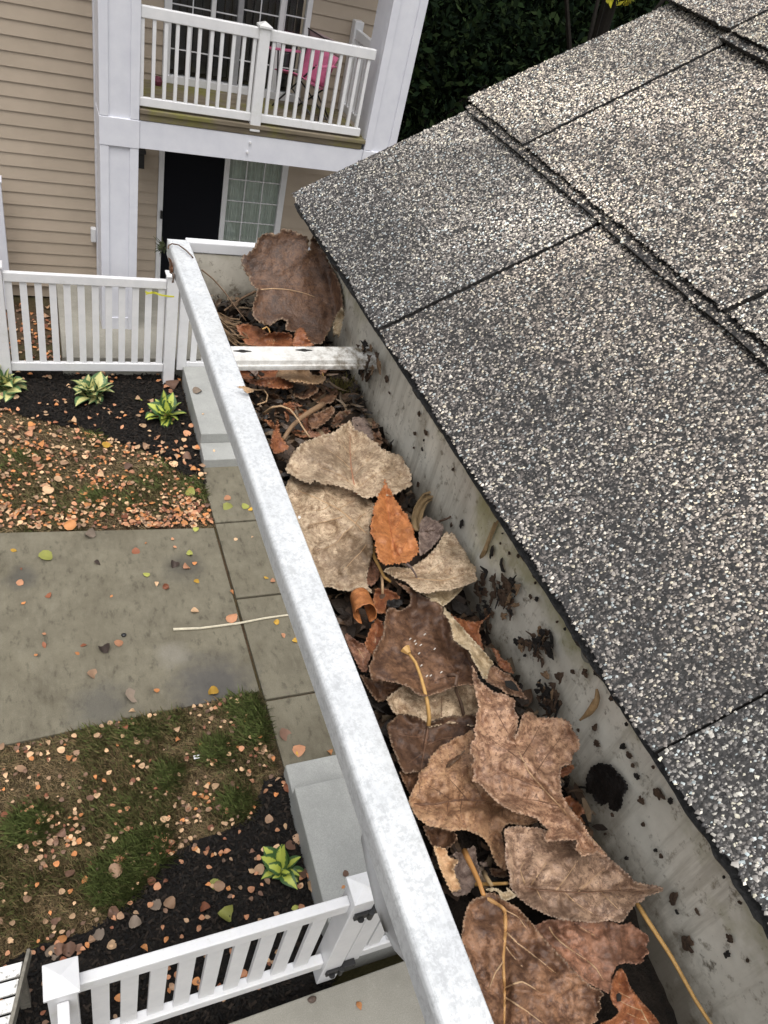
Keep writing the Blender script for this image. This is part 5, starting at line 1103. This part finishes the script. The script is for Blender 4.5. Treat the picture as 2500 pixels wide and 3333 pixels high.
Leaf('curled_lobe', 'cream curled-over lobe', L_FLAP, [(378,335),(420,325),(460,335),(490,355),(520,350),(515,320),(545,345),(583,380),(560,392),(512,412),(475,395),(465,365),(440,345),(400,350)], -.020, k5, seed=65, parent=lW.o, tooth=1.0)
lW.cr = k4; lW.stem([(620,995),(650,1060),(690,1140),(735,1240),(770,1340)], (-.036, -.032, -.030, -.027, -.025), .0015, plain('orange_stem', (.45, .22, .07), .5))
lX = Leaf('dry_leaf', 'orange-rust leaf curling up in the bottom right of the gutter', L_RUST, [(1215,1060),(1228,960),(1260,890),(1292,868),(1325,920),(1345,980),(1400,1060),(1470,1140),(1520,1200),(1560,1270),(1520,1400),(1300,1400),(1180,1290),(1150,1240),(1230,1210),(1275,1160),(1235,1110)], -.042, k5, seed=66, bumps=[(1330,1100,60,.008)], curl=.004, tooth=.8); lX.veins((1500, 1300), (1290, 880), 5)
obj('hole', MB().prism([lX.P(*k5(x, y), 30, .0006) for x, y in ((1255,1045),(1275,1035),(1292,1055),(1285,1090),(1262,1095))], (0, 0, 0), (0, 0, .0003)), SLOT, lX.o)
# wet black leaf plastered to the back wall
lB = Leaf('dead_leaf', 'flat wet black leaf stuck to the gutter back wall', WETBLK, [(405,700),(410,640),(440,580),(490,553),(530,562),(560,563),(600,610),(640,650),(672,712),(640,760),(632,830),(600,862),(560,850),(545,805),(505,822),(460,790),(445,750),(410,740)], 0, k9, seed=67, surf=lambda x, y, dz: at(x, y, 0, .2385 - abs(dz) * .6), tooth=2.5, tw=14, amp=.0015, curl=.002)
obj('petiole', MB().tube([at(*k9(x, y), 0, .2383) for x, y in ((410,712),(375,706),(345,708))], .0006, 5), WETBLK, lB.o)
# seeds, stems and scraps
def stick(name, label, cat, pts, cr, zs, r, mat, taper=.6):  # objects named twig with category stem are loose stems, not twigs
    P3 = [at(*cr(*p), 2, ZL + z) for p, z in zip(pts, zs if isinstance(zs, (list, tuple)) else [zs] * len(pts))]
    sm = spline(P3, .005, False); n = len(sm)
    return tag(obj(name, MB().tube(sm, [r * (1 - (1 - taper) * i / n) for i in range(n)], 6), mat, smooth=True), label, cat)
stick('twig', 'long yellow bare leaf stem along the wall at bottom right', 'stem', [(725,1440),(800,1560),(950,1790),(1100,2060),(1210,2230),(1300,2400)], k9, [-.032, -.032, -.034, -.037, -.04, -.044], .0011, TANSTEM)
stick('twig', 'thin brown twig leaning across the dark hollow at the far end', 'twig', [(325,370),(400,430),(480,520),(560,630),(625,715)], k1, [-.016, -.022, -.030, -.038, -.045], .0007, TWIG)
stick('twig', 'thicker short twig poking out left of the big far leaf', 'twig', [(690,515),(600,560),(520,615),(455,660)], k1, [-.040, -.043, -.046, -.048], .0013, TWIG)
stick('twig', 'tan forked twig crossing the red-brown leaf', 'twig', [(560,45),(510,72),(430,120),(350,175),(270,250),(230,310),(200,360)], k2, [-.035, -.034, -.033, -.033, -.034, -.035, -.036], .0024, plain('tan_twig', (.24, .15, .085), .7))
stick('twig', 'pale stem curving through the dark hollow below the tan leaf', 'stem', [(640,1175),(690,1180),(745,1180),(770,1215),(760,1260),(700,1280)], k1, -.036, .0008, VEINP)
stick('twig', 'thin dark dry stem looping over the far corner of the gutter lip', 'stem', [(98,225),(102,205),(125,193),(170,202),(215,235),(260,280),(300,345),(330,410),(358,500)], k1, [.0015, .0015, .002, .002, .002, .001, -.016, -.026, -.036], .0006, DSTEM, 1)
stick('twig', 'dark hooked stem standing by the orange stem in the gap', 'stem', [(770,1160),(790,1200),(830,1260)], k4, [-.04, -.036, -.032], .0012, STRAW)
stick('twig', 'thin tan stem under the base of the big beige leaf', 'stem', [(395,60),(400,140),(402,230)], k3, [-.038, -.04, -.043], .0010, VEINP, .8)
mb = MB(); rr_ = random.Random(4)
for j in range(26):
    y_ = 610 + j * 9; pts = [(395 + j * 4 + rr_.uniform(-10, 10), y_), (450 + j * 5, y_ + 60 + rr_.uniform(-10, 10)), (520 + j * 5, y_ + 95 + rr_.uniform(-25, 25)), (580 + j * 6, y_ + 115 + rr_.uniform(-30, 30))]
    mb.tube(spline([at(*k1(*p), 2, ZL - .046 + rr_.uniform(-.004, .01)) for p in pts], .006, False), .0006, 4)
tag(obj('straw_bundle', mb, plain('brown_straw', (.17, .11, .06), .7, .4, 150)), 'bundle of fine brown dry grass stems by the lip near the far end', 'straw')
mb = MB(); base_ = at(*k10(440, 370), 2, ZL - .035)
mb.tube([base_, at(*k10(500, 240), 0, .2375), at(*k10(550, 90), 0, .2380), at(*k10(580, 0), 0, .2385)], [.0018, .0014, .0010, .0004], 6)
for j in range(14):
    u_ = .25 + .05 * j; p = at(*k10(500 + j * 6, 240 - j * 17), 0, .2378); q_ = at(*k10(500 + j * 6 + 38 + j, 240 - j * 17 - 60), 0, .2385)
    mb.tube([p, q_], .0003, 3)
tag(obj('straw_tuft', mb, STRAW), 'dry straw seed head leaning up the gutter back wall', 'straw')
def blob(name, label, cat, q, rx, rz, mat, cr, wall=.2384, seed=0, n=16, ang=0, thick=.0008, parent=None, rag=.75, lift=0.0, tilt=0.0):
    mb = MB(); c = at(*cr(*q), 0, wall); ring = []; off = Vector((seed * 1.7, seed * .9, 0))
    for lay, f, dx in ((0, 1, .0006), (1, .9, -thick * .6), (2, .5, -thick)):
        for i in range(n):
            a = 2 * math.pi * i / n; k = f * max(.25, 1 + rag * noise.noise(Vector((math.cos(a) * 1.9, math.sin(a) * 1.9, 0)) + off) + rag * .8 * noise.noise(Vector((math.cos(a) * 4.5, math.sin(a) * 4.5, 3)) + off))
            u_, v_ = rx * k * math.cos(a), rz * k * math.sin(a)
            yy = u_ * math.cos(ang) - v_ * math.sin(ang); zz = u_ * math.sin(ang) + v_ * math.cos(ang)
            mb.v.append((min(.2392, c.x + dx - lift - tilt * abs(yy)), c.y + yy, c.z + zz))
    for l_ in range(2):
        for i in range(n): mb.f.append((l_*n+i, l_*n+(i+1) % n, (l_+1)*n+(i+1) % n, (l_+1)*n+i))
    mb.f.append(tuple(range(2*n, 3*n)))
    return tag(obj(name, mb, mat, parent, smooth=False), label, cat)
SEEDM = plain('tan_seed', (.34, .22, .11), .6, .25, 300); DISC = plain('grey_disc', (.20, .20, .175), .6, .15, 200)
P3 = spline([at(*k10(x, y), 0, .2370) for x, y in ((1500,1500),(1505,1580),(1470,1660),(1420,1720),(1350,1780))], .002, False)
tag(obj('winged_seed', MB().tube(P3, [.0006 + .0014 * math.sin(math.pi * min(1, i / len(P3) * 1.2)) for i in range(len(P3))], 6), SEEDM, smooth=True), 'curved tan winged seed stuck on the back wall', 'seed')
blob('seed_disc', 'round grey seed disc on the back wall just under the shingles', 'seed', (1412, 1190), .0044, .0044, DISC, k10, seed=3, thick=.001, rag=.1)
# leaf crumbs plastered on the back wall
CR1 = plain('brown_crumb', (.075, .045, .027), .6, .5, 300, .4, .6); CR2 = plain('black_crumb', (.016, .013, .011), .6, .5, 300, .4, .6); CR3 = plain('tan_crumb', (.20, .13, .075), .65, .4, 300)
clumps = [('ragged clump of dark leaf bits on the wall below the straw head', (700, 620), 34, 130, 170, 1), ('ragged brown clump with seeds in the middle of the back wall', (1010, 1090), 40, 190, 130, 2), ('dark leaf clump low on the wall above the mauve leaf', (1080, 1560), 30, 120, 170, 3), ('long dark smear of leaf bits at the foot of the wall', (520, 760), 26, 60, 300, 4)]
for lab, (cx_, cy_), n_, wx, wy, sd_ in clumps:
    t = thing('leaf_clump', lab, 'debris', at(*k10(cx_, cy_), 0, .2384)); r = random.Random(sd_)
    for i in range(n_):
        q = (cx_ + r.gauss(0, wx * .5), cy_ + r.gauss(0, wy * .5)); p = at(*k10(*q), 0, .2384)
        if p.z > ZL - .006: continue
        blob('crumb', None, None, q, r.uniform(.0012, .0055), r.uniform(.0008, .0026), r.choice((CR1, CR2, CR2, CR3, CR1, CR1)), k10, seed=sd_ * 50 + i, n=14, ang=r.uniform(0, 3), thick=.0005, parent=t, rag=1.0, lift=r.uniform(0, .003), tilt=r.uniform(-.3, 1.0))
for o_ in list(C.objects):
    if o_.name.startswith('crumb') and o_.parent: o_.location = -WLOC[o_.parent.name]
t = thing('leaf_clump', 'dark wad of leaf bits at the wall end of the metal hanger', 'debris', at(*k1(1470, 960), 0, .2384)); r = random.Random(8)
for i in range(34):
    q = (1470 + r.gauss(0, 38), 965 + r.gauss(0, 50))
    blob('crumb', None, None, q, r.uniform(.0015, .006), r.uniform(.001, .003), r.choice((CR1, CR2, CR2, CR3, CR1)), k1, seed=700 + i, n=14, ang=r.uniform(0, 3), thick=.0006, parent=t, rag=1.0, lift=r.uniform(0, .011), tilt=r.uniform(-.4, 1.0))
for o_ in list(C.objects):
    if o_.name.startswith('crumb') and o_.parent == t: o_.location = -WLOC[t.name]
crumb_spots = [(k9, [((635,450),24,30),((675,505),22,38),((700,570),16,22),((725,640),22,45),((752,790),26,48),((865,750),34,66),((940,795),22,34),((570,885),10,22),((765,945),16,20),((845,1110),14,16),((880,1150),18,18),((955,1420),50,32),((980,1500),8,30),((1050,1710),58,66),((1315,1670),26,44),((560,143),22,18),((465,430),22,34),((455,335),18,22),((660,310),10,22),((775,390),7,10),((525,1005),10,10),((660,1160),16,18),((1110,1500),10,40),((1380,1440),10,34),((1280,1280),10,12),((830,580),10,24),((1430,1810),10,20),((1300,1770),30,20)]),
               (k10, [((710,280),16,28),((790,300),20,22),((935,480),22,34),((945,545),16,10),((1140,895),14,16),((1210,960),16,18),((1280,1345),24,32),((1385,1355),34,60),((1490,1355),30,44),((1625,1585),30,30),((900,670),20,36),((955,690),26,36),((1330,1870),16,20),((1480,1850),32,34),((650,100),8,18),((630,190),10,10),((1500,1990),26,60),((850,1200),20,20)]),
               (k7, [((920,205),14,22),((985,200),16,38),((965,300),7,26),((945,85),16,20),((915,290),7,12),((975,245),7,7),((1150,420),12,18),((780,280),12,12),((1200,745),30,16),((1140,755),14,12),((940,510),16,20),((1100,720),6,8)]),
               (k1, [((1570,1105),22,44),((1440,1090),40,30),((1400,1040),60,22),((1590,1200),6,30),((415,445),8,12),((385,545),14,10)])]
i = 0
cm_ = thing('wall_grime', 'scattered dark crumbs dried onto the gutter back wall', 'debris', (.2384, .3, ZL - .03)); 
for cr_, lst in crumb_spots:
    for q, rx, ry in lst:
        sc_px = cr_(1, 0)[0] - cr_(0, 0)[0]; p = at(*cr_(*q), 0, .2384); dist = (p - Vector((0, 0, H))).dot(FWD); mm = sc_px * dist / (2500 * F)
        blob('crumb', None, None, q, max(.0005, (rx + ry) * .5 * mm * .72), max(.0005, rx * mm * .95), (CR2, CR1, CR1)[i % 3], cr_, seed=200 + i, n=16, ang=random.uniform(-.4, .4), thick=.0005, parent=cm_); i += 1
# moss tuft
mb = MB(); r = random.Random(9); c0 = at(*k1(1265, 1190), 2, ZL - .05)
for j in range(150):
    a = r.uniform(0, 6.28); rad = abs(r.gauss(0, .006)); b0 = c0 + Vector((rad * math.cos(a), rad * math.sin(a), -.002)); tip = b0 + Vector((r.gauss(0, .004), r.gauss(0, .004), r.uniform(.006, .015)))
    mb.tube([b0, b0.lerp(tip, .5) + Vector((r.gauss(0, .001), 0, 0)), tip], [.0005, .0004, .0002], 3)
tag(obj('moss_tuft', mb, plain('olive_moss', (.13, .11, .03), .8, .4, 200)), 'yellowish green moss tuft in the dark hollow by the wall', 'moss')
mb = MB()
for j in range(60):
    c0 = at(*k1(62 + r.gauss(0, 8), 215 + r.gauss(0, 14)), 0, .1057); tip = c0 + Vector((-abs(r.gauss(0, .003)), r.gauss(0, .003), r.gauss(0, .004))); mb.tube([c0, tip], [.0005, .0002], 3)
tag(obj('moss_tuft', mb, plain('dark_moss', (.04, .05, .02), .9, .4, 200)), 'dark green moss clinging to the outside of the far gutter corner', 'moss')
for lab, mt, pts, x in (('rust flake hanging on the outside of the gutter corner', L_RUST, [(100,285),(115,300),(128,335),(130,380),(120,400),(105,380),(108,330)], .1055), ('grey shred hanging below the rust flake on the gutter front', L_GREY, [(120,385),(140,400),(135,455),(122,460),(128,420)], .1055)):
    Leaf('leaf_fragment', lab, mt, pts, 0, k1, seed=70, surf=lambda x_, y_, dz, x=x: at(x_, y_, 0, x - abs(dz) * .5), tooth=1, cat='leaf fragment')
Leaf('leaf_fragment', 'pinkish dry flake lying across the lip below the hanger', L_SAND, [(560,1160),(610,1155),(640,1165),(680,1185),(660,1200),(625,1200),(600,1172)], .0012, k1, seed=71, tooth=1.2, curl=.002, cat='leaf fragment')
Leaf('leaf_fragment', 'tiny white flake on the gutter lip beside the beige leaf', plain('white_flake', (.75, .73, .7), .7), [(332,1052),(348,1048),(356,1062),(345,1075),(334,1066)], .001, k2, seed=72, tooth=.5, cat='leaf fragment')
# ================================================================== FALLEN LEAVES ON THE GROUND
FL = []
def ground_leaf_mesh(kind, seed, mat):
    r = random.Random(seed); n = 11; half = []; r_p = r.uniform(.75, 1.4)
    for i in range(n):
        t = i / (n - 1)
        if kind == 'oval': wd = .34 * math.sin(math.pi * t ** .8) ** r_p
        else: wd = .50 * (math.sin(math.pi * min(1, t ** .72)) ** .6) * (1 - .12 * t)
        half.append((t, wd * r.uniform(.9, 1.1)))
    vs = []; fs = []; fold = r.uniform(-.1, .5); bend = r.choice((-1.6, -.8, -.3, .3, .9, 1.8)) * r.uniform(.4, 1); tw = r.uniform(-.3, .3)
    for t, wd in half:
        z = bend * (t - .5) ** 2 * 1.2
        for k in (-1, 0, 1): vs.append((t - .5, k * wd, z + abs(k) * wd * fold + k * wd * tw * t))
    for i in range(n - 1):
        for k in (0, 1): fs.append((i*3+k, (i+1)*3+k, (i+1)*3+k+1, i*3+k+1))
    mn = min(v[2] for v in vs); vs = [(x, y, z - mn) for x, y, z in vs]
    return MB().add(vs, fs).mesh('fallen_leaf', mat, True)
def fm(name, col):
    t = NT(name); r = t.shifted(); n = t.noise(1.2, 4); hsv = t.n('ShaderNodeHueSaturation'); c = t.ramp(n, [(.35, tuple(x * .72 for x in col)), (.7, col)])
    t.val(hsv.inputs['Value'], t.ramp(r, [(0, .65), (1, 1.25)])); t.t.links.new(c, hsv.inputs['Color']); return t.done(hsv.outputs[0], .6, .35)
FM = {'salmon': fm('salmon_leaf', (.52, .25, .135)), 'orange': fm('orange_fallen_leaf', (.58, .25, .09)), 'peach': fm('peach_leaf', (.66, .43, .25)), 'rust': fm('rust_fallen_leaf', (.28, .10, .05)), 'brown': fm('brown_fallen_leaf', (.19, .105, .07)), 'yellow': fm('yellow_leaf', (.62, .36, .05)),
      'green': fm('yellow_green_leaf', (.36, .37, .09)), 'grey': fm('grey_fallen_leaf', (.27, .21, .16)), 'dark': fm('dark_fallen_leaf', (.05, .035, .028)), 'tan': fm('tan_fallen_leaf', (.42, .26, .16))}
GLM = {(k, kd): [ground_leaf_mesh(kd, hash((i, kd == 'oval')) % 999 + i * 7, FM[k]) for i in range(6)] for k in FM for kd in ('oval', 'heart')}
def put_leaf(x, y, z, size, col, kind, rnd, label, group=None, rz=None, name='fallen_leaf'):
    o = bpy.data.objects.new(name, rnd.choice(GLM[(col, kind)])); C.objects.link(o); o.location = (x, y, z); o.scale = (size, size, size)
    o.rotation_euler = (rnd.gauss(0, .22), rnd.gauss(0, .22), rnd.uniform(0, 6.28) if rz is None else rz); return tag(o, label, 'leaf', group)
rn = random.Random(77)
special = [(c4(228, 322), .12, 'green', 'heart', 'yellow-green heart leaf on the left of the concrete path', 0), (c4(652, 1008), .135, 'grey', 'heart', 'pale grey curled leaf on the path near the wet stain', 0), (c4(1047, 988), .085, 'yellow', 'heart', 'golden brown leaf at the corner of the path and near lawn', 0),
  (c4(453, 897), .085, 'tan', 'heart', 'tan two-toned leaf lower middle of the path', 0), (c4(1145, 625), .105, 'salmon', 'heart', 'salmon lobed leaf touching the pale stick', 0), (c4(955, 587), .07, 'peach', 'heart', 'peach leaf with stem just above the pale stick', 0), (c4(585, 745), .07, 'salmon', 'heart', 'pinkish brown leaf beside a black pebble on the path', 0),
  (c4(912, 375), .075, 'salmon', 'heart', 'dusty pink leaf in the dark patch on the path', 0), (c4(855, 360), .08, 'dark', 'heart', 'dark shrivelled leaf in the dark patch on the path', 0), (c4(720, 410), .06, 'green', 'heart', 'small olive leaf with stem on the upper path', 0), (c4(932, 312), .06, 'green', 'heart', 'green twisted leaf near the walk joint', 0), (c4(440, 220), .10, 'grey', 'heart', 'grey leaf with long stem at the top edge of the path', 0),
  (c4(510, 780), .09, 'dark', 'heart', 'dark flattened leaf mark in the lower middle of the path', 0), (c4(480, 350), .07, 'dark', 'heart', 'dark leaf stain mark on the upper path', 0), (c4(965, 188), .06, 'green', 'heart', 'green and brown leaf at the top right of the path', 0), (c4(1120, 80), .11, 'green', 'heart', 'grey-green leaf on the far walk beside the lawn', 0), (c4(1205, 75), .08, 'green', 'heart', 'olive yellow leaf on the far walk by the gutter', 0), (c4(1115, 35), .075, 'salmon', 'heart', 'pink leaf on the far walk above the grey-green leaf', 0),
  (c4(1467, 1275), .10, 'salmon', 'heart', 'pink heart leaf on the walk above the near steps', 0), (c4(1400, 1195), .10, 'brown', 'heart', 'brown leaf on the walk at the lawn corner', 0), (c4(1285, 1270), .09, 'tan', 'heart', 'tan leaf at the lawn edge above the near steps', 0),
  (cE(1463, 755), .098, 'green', 'heart', 'yellow-green heart leaf with long stem on the near mulch', .01), (cE(1400, 560), .075, 'green', 'heart', 'olive brown leaf on the near mulch above the yellow-green one', .01), (cE(1010, 695), .075, 'grey', 'heart', 'brown heart leaf on the near mulch, left of a paler one', .01), (cE(1105, 685), .075, 'tan', 'heart', 'pinkish heart leaf on the near mulch beside the lawn', .01), (cE(880, 810), .075, 'grey', 'heart', 'mauve heart leaf on the mulch edge nearer the fence', .01),
  (cE(1335, 712), .065, 'rust', 'heart', 'rust round leaf left of the yellow-green heart leaf', .01), (cE(435, 985), .08, 'brown', 'heart', 'brown leaf near the bench end on the mulch', .01), (cE(340, 1000), .085, 'grey', 'heart', 'mauve grey leaf beside the bench on the mulch', .01), (cE(640, 885), .07, 'grey', 'heart', 'grey brown leaf on the mulch border in front of the post', .01), (cE(755, 470), .09, 'tan', 'heart', 'curled tan leaf on the green tuft of the near lawn', .02), (cE(730, 955), .055, 'peach', 'heart', 'peach leaf on the mulch behind the near fence rail', .01),
  (cD(838, 575), .085, 'peach', 'heart', 'pale salmon leaf between the near hosta and the steps', .01), (cD(765, 490), .075, 'brown', 'heart', 'brown leaf under the right side of the near hosta', .01), (cD(735, 260), .07, 'tan', 'heart', 'tan leaf beside the near steps above the hosta', .01), (cD(690, 310), .075, 'brown', 'heart', 'mauve brown leaf above the near hosta', .01), (cD(552, 135), .06, 'tan', 'heart', 'pointed tan leaf at the top of the near mulch', .01), (cD(720, 710), .05, 'green', 'oval', 'pale green leaf tip just behind the near fence rail', .01),
  (c5(830, 190), .055, 'peach', 'heart', 'whitish pink leaf in the grass of the near lawn', .02), (c5(85, 125), .085, 'tan', 'oval', 'long tan leaf at the left of the near lawn', .02), (cC(1240, 1545), .105, 'green', 'heart', 'yellow-green leaf at the corner of the far lawn', .02), (cC(690, 1240), .085, 'yellow', 'heart', 'olive yellow leaf at the edge of the far mulch', .02), (cC(1130, 850), .16, 'brown', 'heart', 'big dark brown leaf under the far fence post', .012), (cC(1085, 865), .08, 'salmon', 'heart', 'salmon leaf beside the big dark leaf at the fence post', .012),
  (cC(905, 945), .085, 'green', 'heart', 'dull green leaf with stem on the far mulch', .012), (cC(975, 960), .075, 'tan', 'heart', 'pinkish leaf beside the dull green one on the far mulch', .012), (cC(1120, 985), .10, 'grey', 'heart', 'grey brown leaf behind the small lime hosta', .012), (cC(1025, 1190), .085, 'salmon', 'heart', 'dusty pink leaf on the mulch below the lime hosta', .012), (cC(1215, 1165), .085, 'salmon', 'heart', 'pink leaf on the mulch beside the far steps', .012), (cC(930, 1115), .075, 'peach', 'heart', 'peach leaf cluster top on the far mulch edge', .012), (cC(1215, 1315), .095, 'brown', 'heart', 'dusky brown leaf beside the lower far step', .012), (cC(235, 1330), .085, 'salmon', 'heart', 'large pink leaf on the left of the far lawn', .02), (cC(195, 1165), .085, 'salmon', 'heart', 'salmon leaf at the left border of the far mulch', .02), (cC(845, 1390), .09, 'brown', 'heart', 'mauve leaf in the middle of the far lawn', .02)]
for q, s_, col, kd, lab, z in special:
    p = gz(q, z); put_leaf(p.x, p.y, z + .004, s_, col, kd, rn, lab)
p = gz(cC(1285, 890), .215); put_leaf(p.x, p.y, .217, .105, 'green', 'heart', rn, 'olive leaf on the landing of the far steps').data = GLM[('grey', 'heart')][1]
p = gz(cC(1323, 1037), .215); put_leaf(p.x, p.y, .217, .035, 'peach', 'oval', rn, 'tiny peach leaf on the landing of the far steps')
p = gz(cC(1393, 1275), .102); put_leaf(p.x, p.y, .104, .035, 'peach', 'oval', rn, 'tiny pale leaf on the lower tread of the far steps')
p = gz(cD(1047, 490), .215); put_leaf(p.x, p.y, .217, .042, 'brown', 'heart', rn, 'brown curled leaf on the landing by the capped post')
p = gz(cD(1033, 575), .215); put_leaf(p.x, p.y, .217, .028, 'orange', 'oval', rn, 'tiny orange leaf on the landing by the capped post')
p = gz(cD(1135, 1350), .2); put_leaf(p.x, p.y, .202, .05, 'orange', 'oval', rn, 'small orange-brown leaf on the near patio slab')
p = gz(cD(830, 1310), .2)
mb = MB()
for j in range(7):
    for i in range(12):
        a = 2 * math.pi * i / 12; b = math.pi * j / 6; mb.v.append((.026 * math.sin(b) * math.cos(a) * (1 + .1 * math.sin(3 * a)), .018 * math.sin(b) * math.sin(a), .012 * math.cos(b) + .01))
for j in range(6):
    for i in range(12): mb.f.append((j*12+i, j*12+(i+1) % 12, (j+1)*12+(i+1) % 12, (j+1)*12+i))
tag(obj('stone', mb, plain('brown_stone', (.10, .07, .055), .7, .3, 60), smooth=True, loc=(p.x, p.y, .2)), 'rounded brown stone on the edge of the near patio slab', 'stone')
p = gz(c4(608, 708)); mb2 = MB(); mb2.v = [(x * .8, y * 1.1, z) for x, y, z in mb.v]; mb2.f = mb.f
tag(obj('stone', mb2, BLACK, smooth=True, loc=(p.x, p.y, 0)), 'small black pebble on the path beside a pinkish leaf', 'stone')
tag(obj('paper_scrap', MB().box(-.02, .02, -.014, .014, 0, .001), VINYL, loc=tuple(gz(c4(965, 1303), .025))), 'small white paper scrap in the grass of the near lawn', 'litter')
# common small leaves: positions by density, the 230 nearest as individuals, the rest as litter
def scatter(poly, n, dens, seed):
    r = np.random.default_rng(seed); xs = [p[0] for p in poly]; ys = [p[1] for p in poly]; out = []
    while len(out) < n:
        x = r.uniform(max(min(xs), -1.0), max(xs)); y = r.uniform(min(ys), max(ys))
        if pip([x], [y], poly)[0] and r.uniform() < dens(x, y): out.append((x, y))
    return out
def nz(x, y, f, s): return noise.noise(Vector((x * f, y * f, s)))
far_l = scatter(LAWN_FAR, 1400, lambda x, y: .14 + 1.1 * max(0, nz(x, y, 2.6, 3)) + .7 * (y < 5.55) * (.4 + nz(x, y, 3, 1)), 51)
far_b = scatter(BED_FAR, 150, lambda x, y: .25 + .75 * (y < 6.45) * 1.0 * (1 if x > .2 else .8), 52)
near_l = scatter(LAWN_NEAR, 560, lambda x, y: .16 + 1.2 * max(0, nz(x, y, 2.6, 8)), 53)
near_edge = [(x, y) for x, y in scatter(BED_NEAR, 900, lambda x, y: .12 + .9 * max(0, nz(x, y, 3.5, 6)), 54) if y > 1.28][:190]
behind = scatter([(-1.2, 7.8), (.2, 7.8), (.22, 9.3), (-1.2, 9.3)], 260, lambda x, y: .6 + nz(x, y, 3, 2), 57)
pth = scatter([(-1, 3.2), (1.39, 3.3), (1.39, 5.13), (-1, 5.3)], 30, lambda x, y: 1, 55); wk = scatter([(1.42, 2.6), (1.9, 2.6), (1.9, 5.9), (1.42, 5.9)], 14, lambda x, y: 1, 56)
allp = [(x, y, 'flawn') for x, y in far_l] + [(x, y, 'fbed') for x, y in far_b] + [(x, y, 'nlawn') for x, y in near_l] + [(x, y, 'nbed') for x, y in near_edge] + [(x, y, 'path') for x, y in pth + wk] + [(x, y, 'behind') for x, y in behind]
LAB = {'flawn': ('small orange or peach leaf among many on the far lawn', 'small leaves strewn on the far lawn'), 'fbed': ('small pale leaf among others on the far dark mulch', 'small leaves on the far mulch'), 'nlawn': ('small orange or tan leaf lying in the near lawn grass', 'small leaves strewn on the near lawn'), 'behind': ('small brown leaf on the soil behind the far picket fence', 'small leaves behind the far fence'), 'nbed': ('small salmon leaf among others on the near mulch', 'small leaves on the near mulch'), 'path': ('small bright leaf lying singly on the concrete path', 'small leaves on the path')}
COLS = {'flawn': ['salmon', 'orange', 'peach', 'orange', 'salmon', 'tan', 'rust', 'brown', 'peach'], 'fbed': ['salmon', 'peach', 'orange', 'tan', 'salmon'], 'nlawn': ['tan', 'orange', 'peach', 'tan', 'rust', 'brown', 'salmon', 'peach', 'brown'], 'nbed': ['salmon', 'salmon', 'tan', 'peach', 'orange', 'rust', 'brown'], 'behind': ['rust', 'brown', 'orange', 'tan'], 'path': ['orange', 'yellow', 'peach', 'salmon', 'rust']}
ZB = {'flawn': .012, 'fbed': .016, 'nlawn': .014, 'nbed': .016, 'path': .002, 'behind': -.02}
def insight(x, y):
    px, py = proj((x, y, 0)); return -30 < px < 2500 and -30 < py < 3363 and not (px > 603 + (py - 776) * .405 - 60)
allp = [a for a in allp if insight(a[0], a[1])]
sized = []
for x, y, k in allp:
    s_ = .044 * math.exp(rn.gauss(0, .24)) * (.84 if k in ('flawn', 'nbed') else .68 if k == 'nlawn' else 1.0); big = rn.random() < .06
    sized.append((s_ * (1.6 if big else 1) / math.hypot(x, y, H), x, y, k, s_ * (1.6 if big else 1), 'heart' if big or rn.random() < .3 else 'oval'))
sized.sort(reverse=True)
NI = 225
for _, x, y, k, s_, kd in sized[:NI]: put_leaf(x, y, ZB[k] + rn.uniform(0, .008) * (k != 'path'), s_, rn.choice(COLS[k]), kd, rn, LAB[k][0], LAB[k][1])
# the rest in one mesh
V, Fq, Cq = [], [], []; off = 0
PAL = {'salmon': (.49, .235, .125), 'orange': (.54, .22, .08), 'peach': (.62, .40, .23), 'rust': (.25, .095, .05), 'brown': (.17, .10, .065), 'yellow': (.58, .34, .05), 'tan': (.39, .25, .15)}
for _, x, y, k, s_, kd in sized[NI:]:
    src = rn.choice(GLM[('salmon', kd)]); co = np.zeros(len(src.vertices) * 3, dtype=np.float32); src.vertices.foreach_get('co', co); co = co.reshape(-1, 3) * s_
    a = rn.uniform(0, 6.28); ca, sa = math.cos(a), math.sin(a); tx = rn.gauss(0, .25)
    co = np.stack([co[:, 0] * ca - co[:, 1] * sa + x, co[:, 0] * sa + co[:, 1] * ca + y, co[:, 2] + co[:, 0] * tx + ZB[k] + rn.uniform(0, .012)], 1)
    V.append(co); Fq += [[i + off for i in p.vertices] for p in src.polygons]; off += len(co)
    Cq.append(np.tile(np.array(PAL[rn.choice(COLS[k])]) * rn.uniform(.6, 1.2), (len(co), 1)))
me = fastmesh('leaf_litter', np.concatenate(V), np.array(Fq), m_attr('litter_leaf', .6, .35)); cattr(me, 'col', np.concatenate(Cq)); tag(link('leaf_litter', me), kind='stuff')
print('fallen', len(sized), 'objects', len(C.objects))
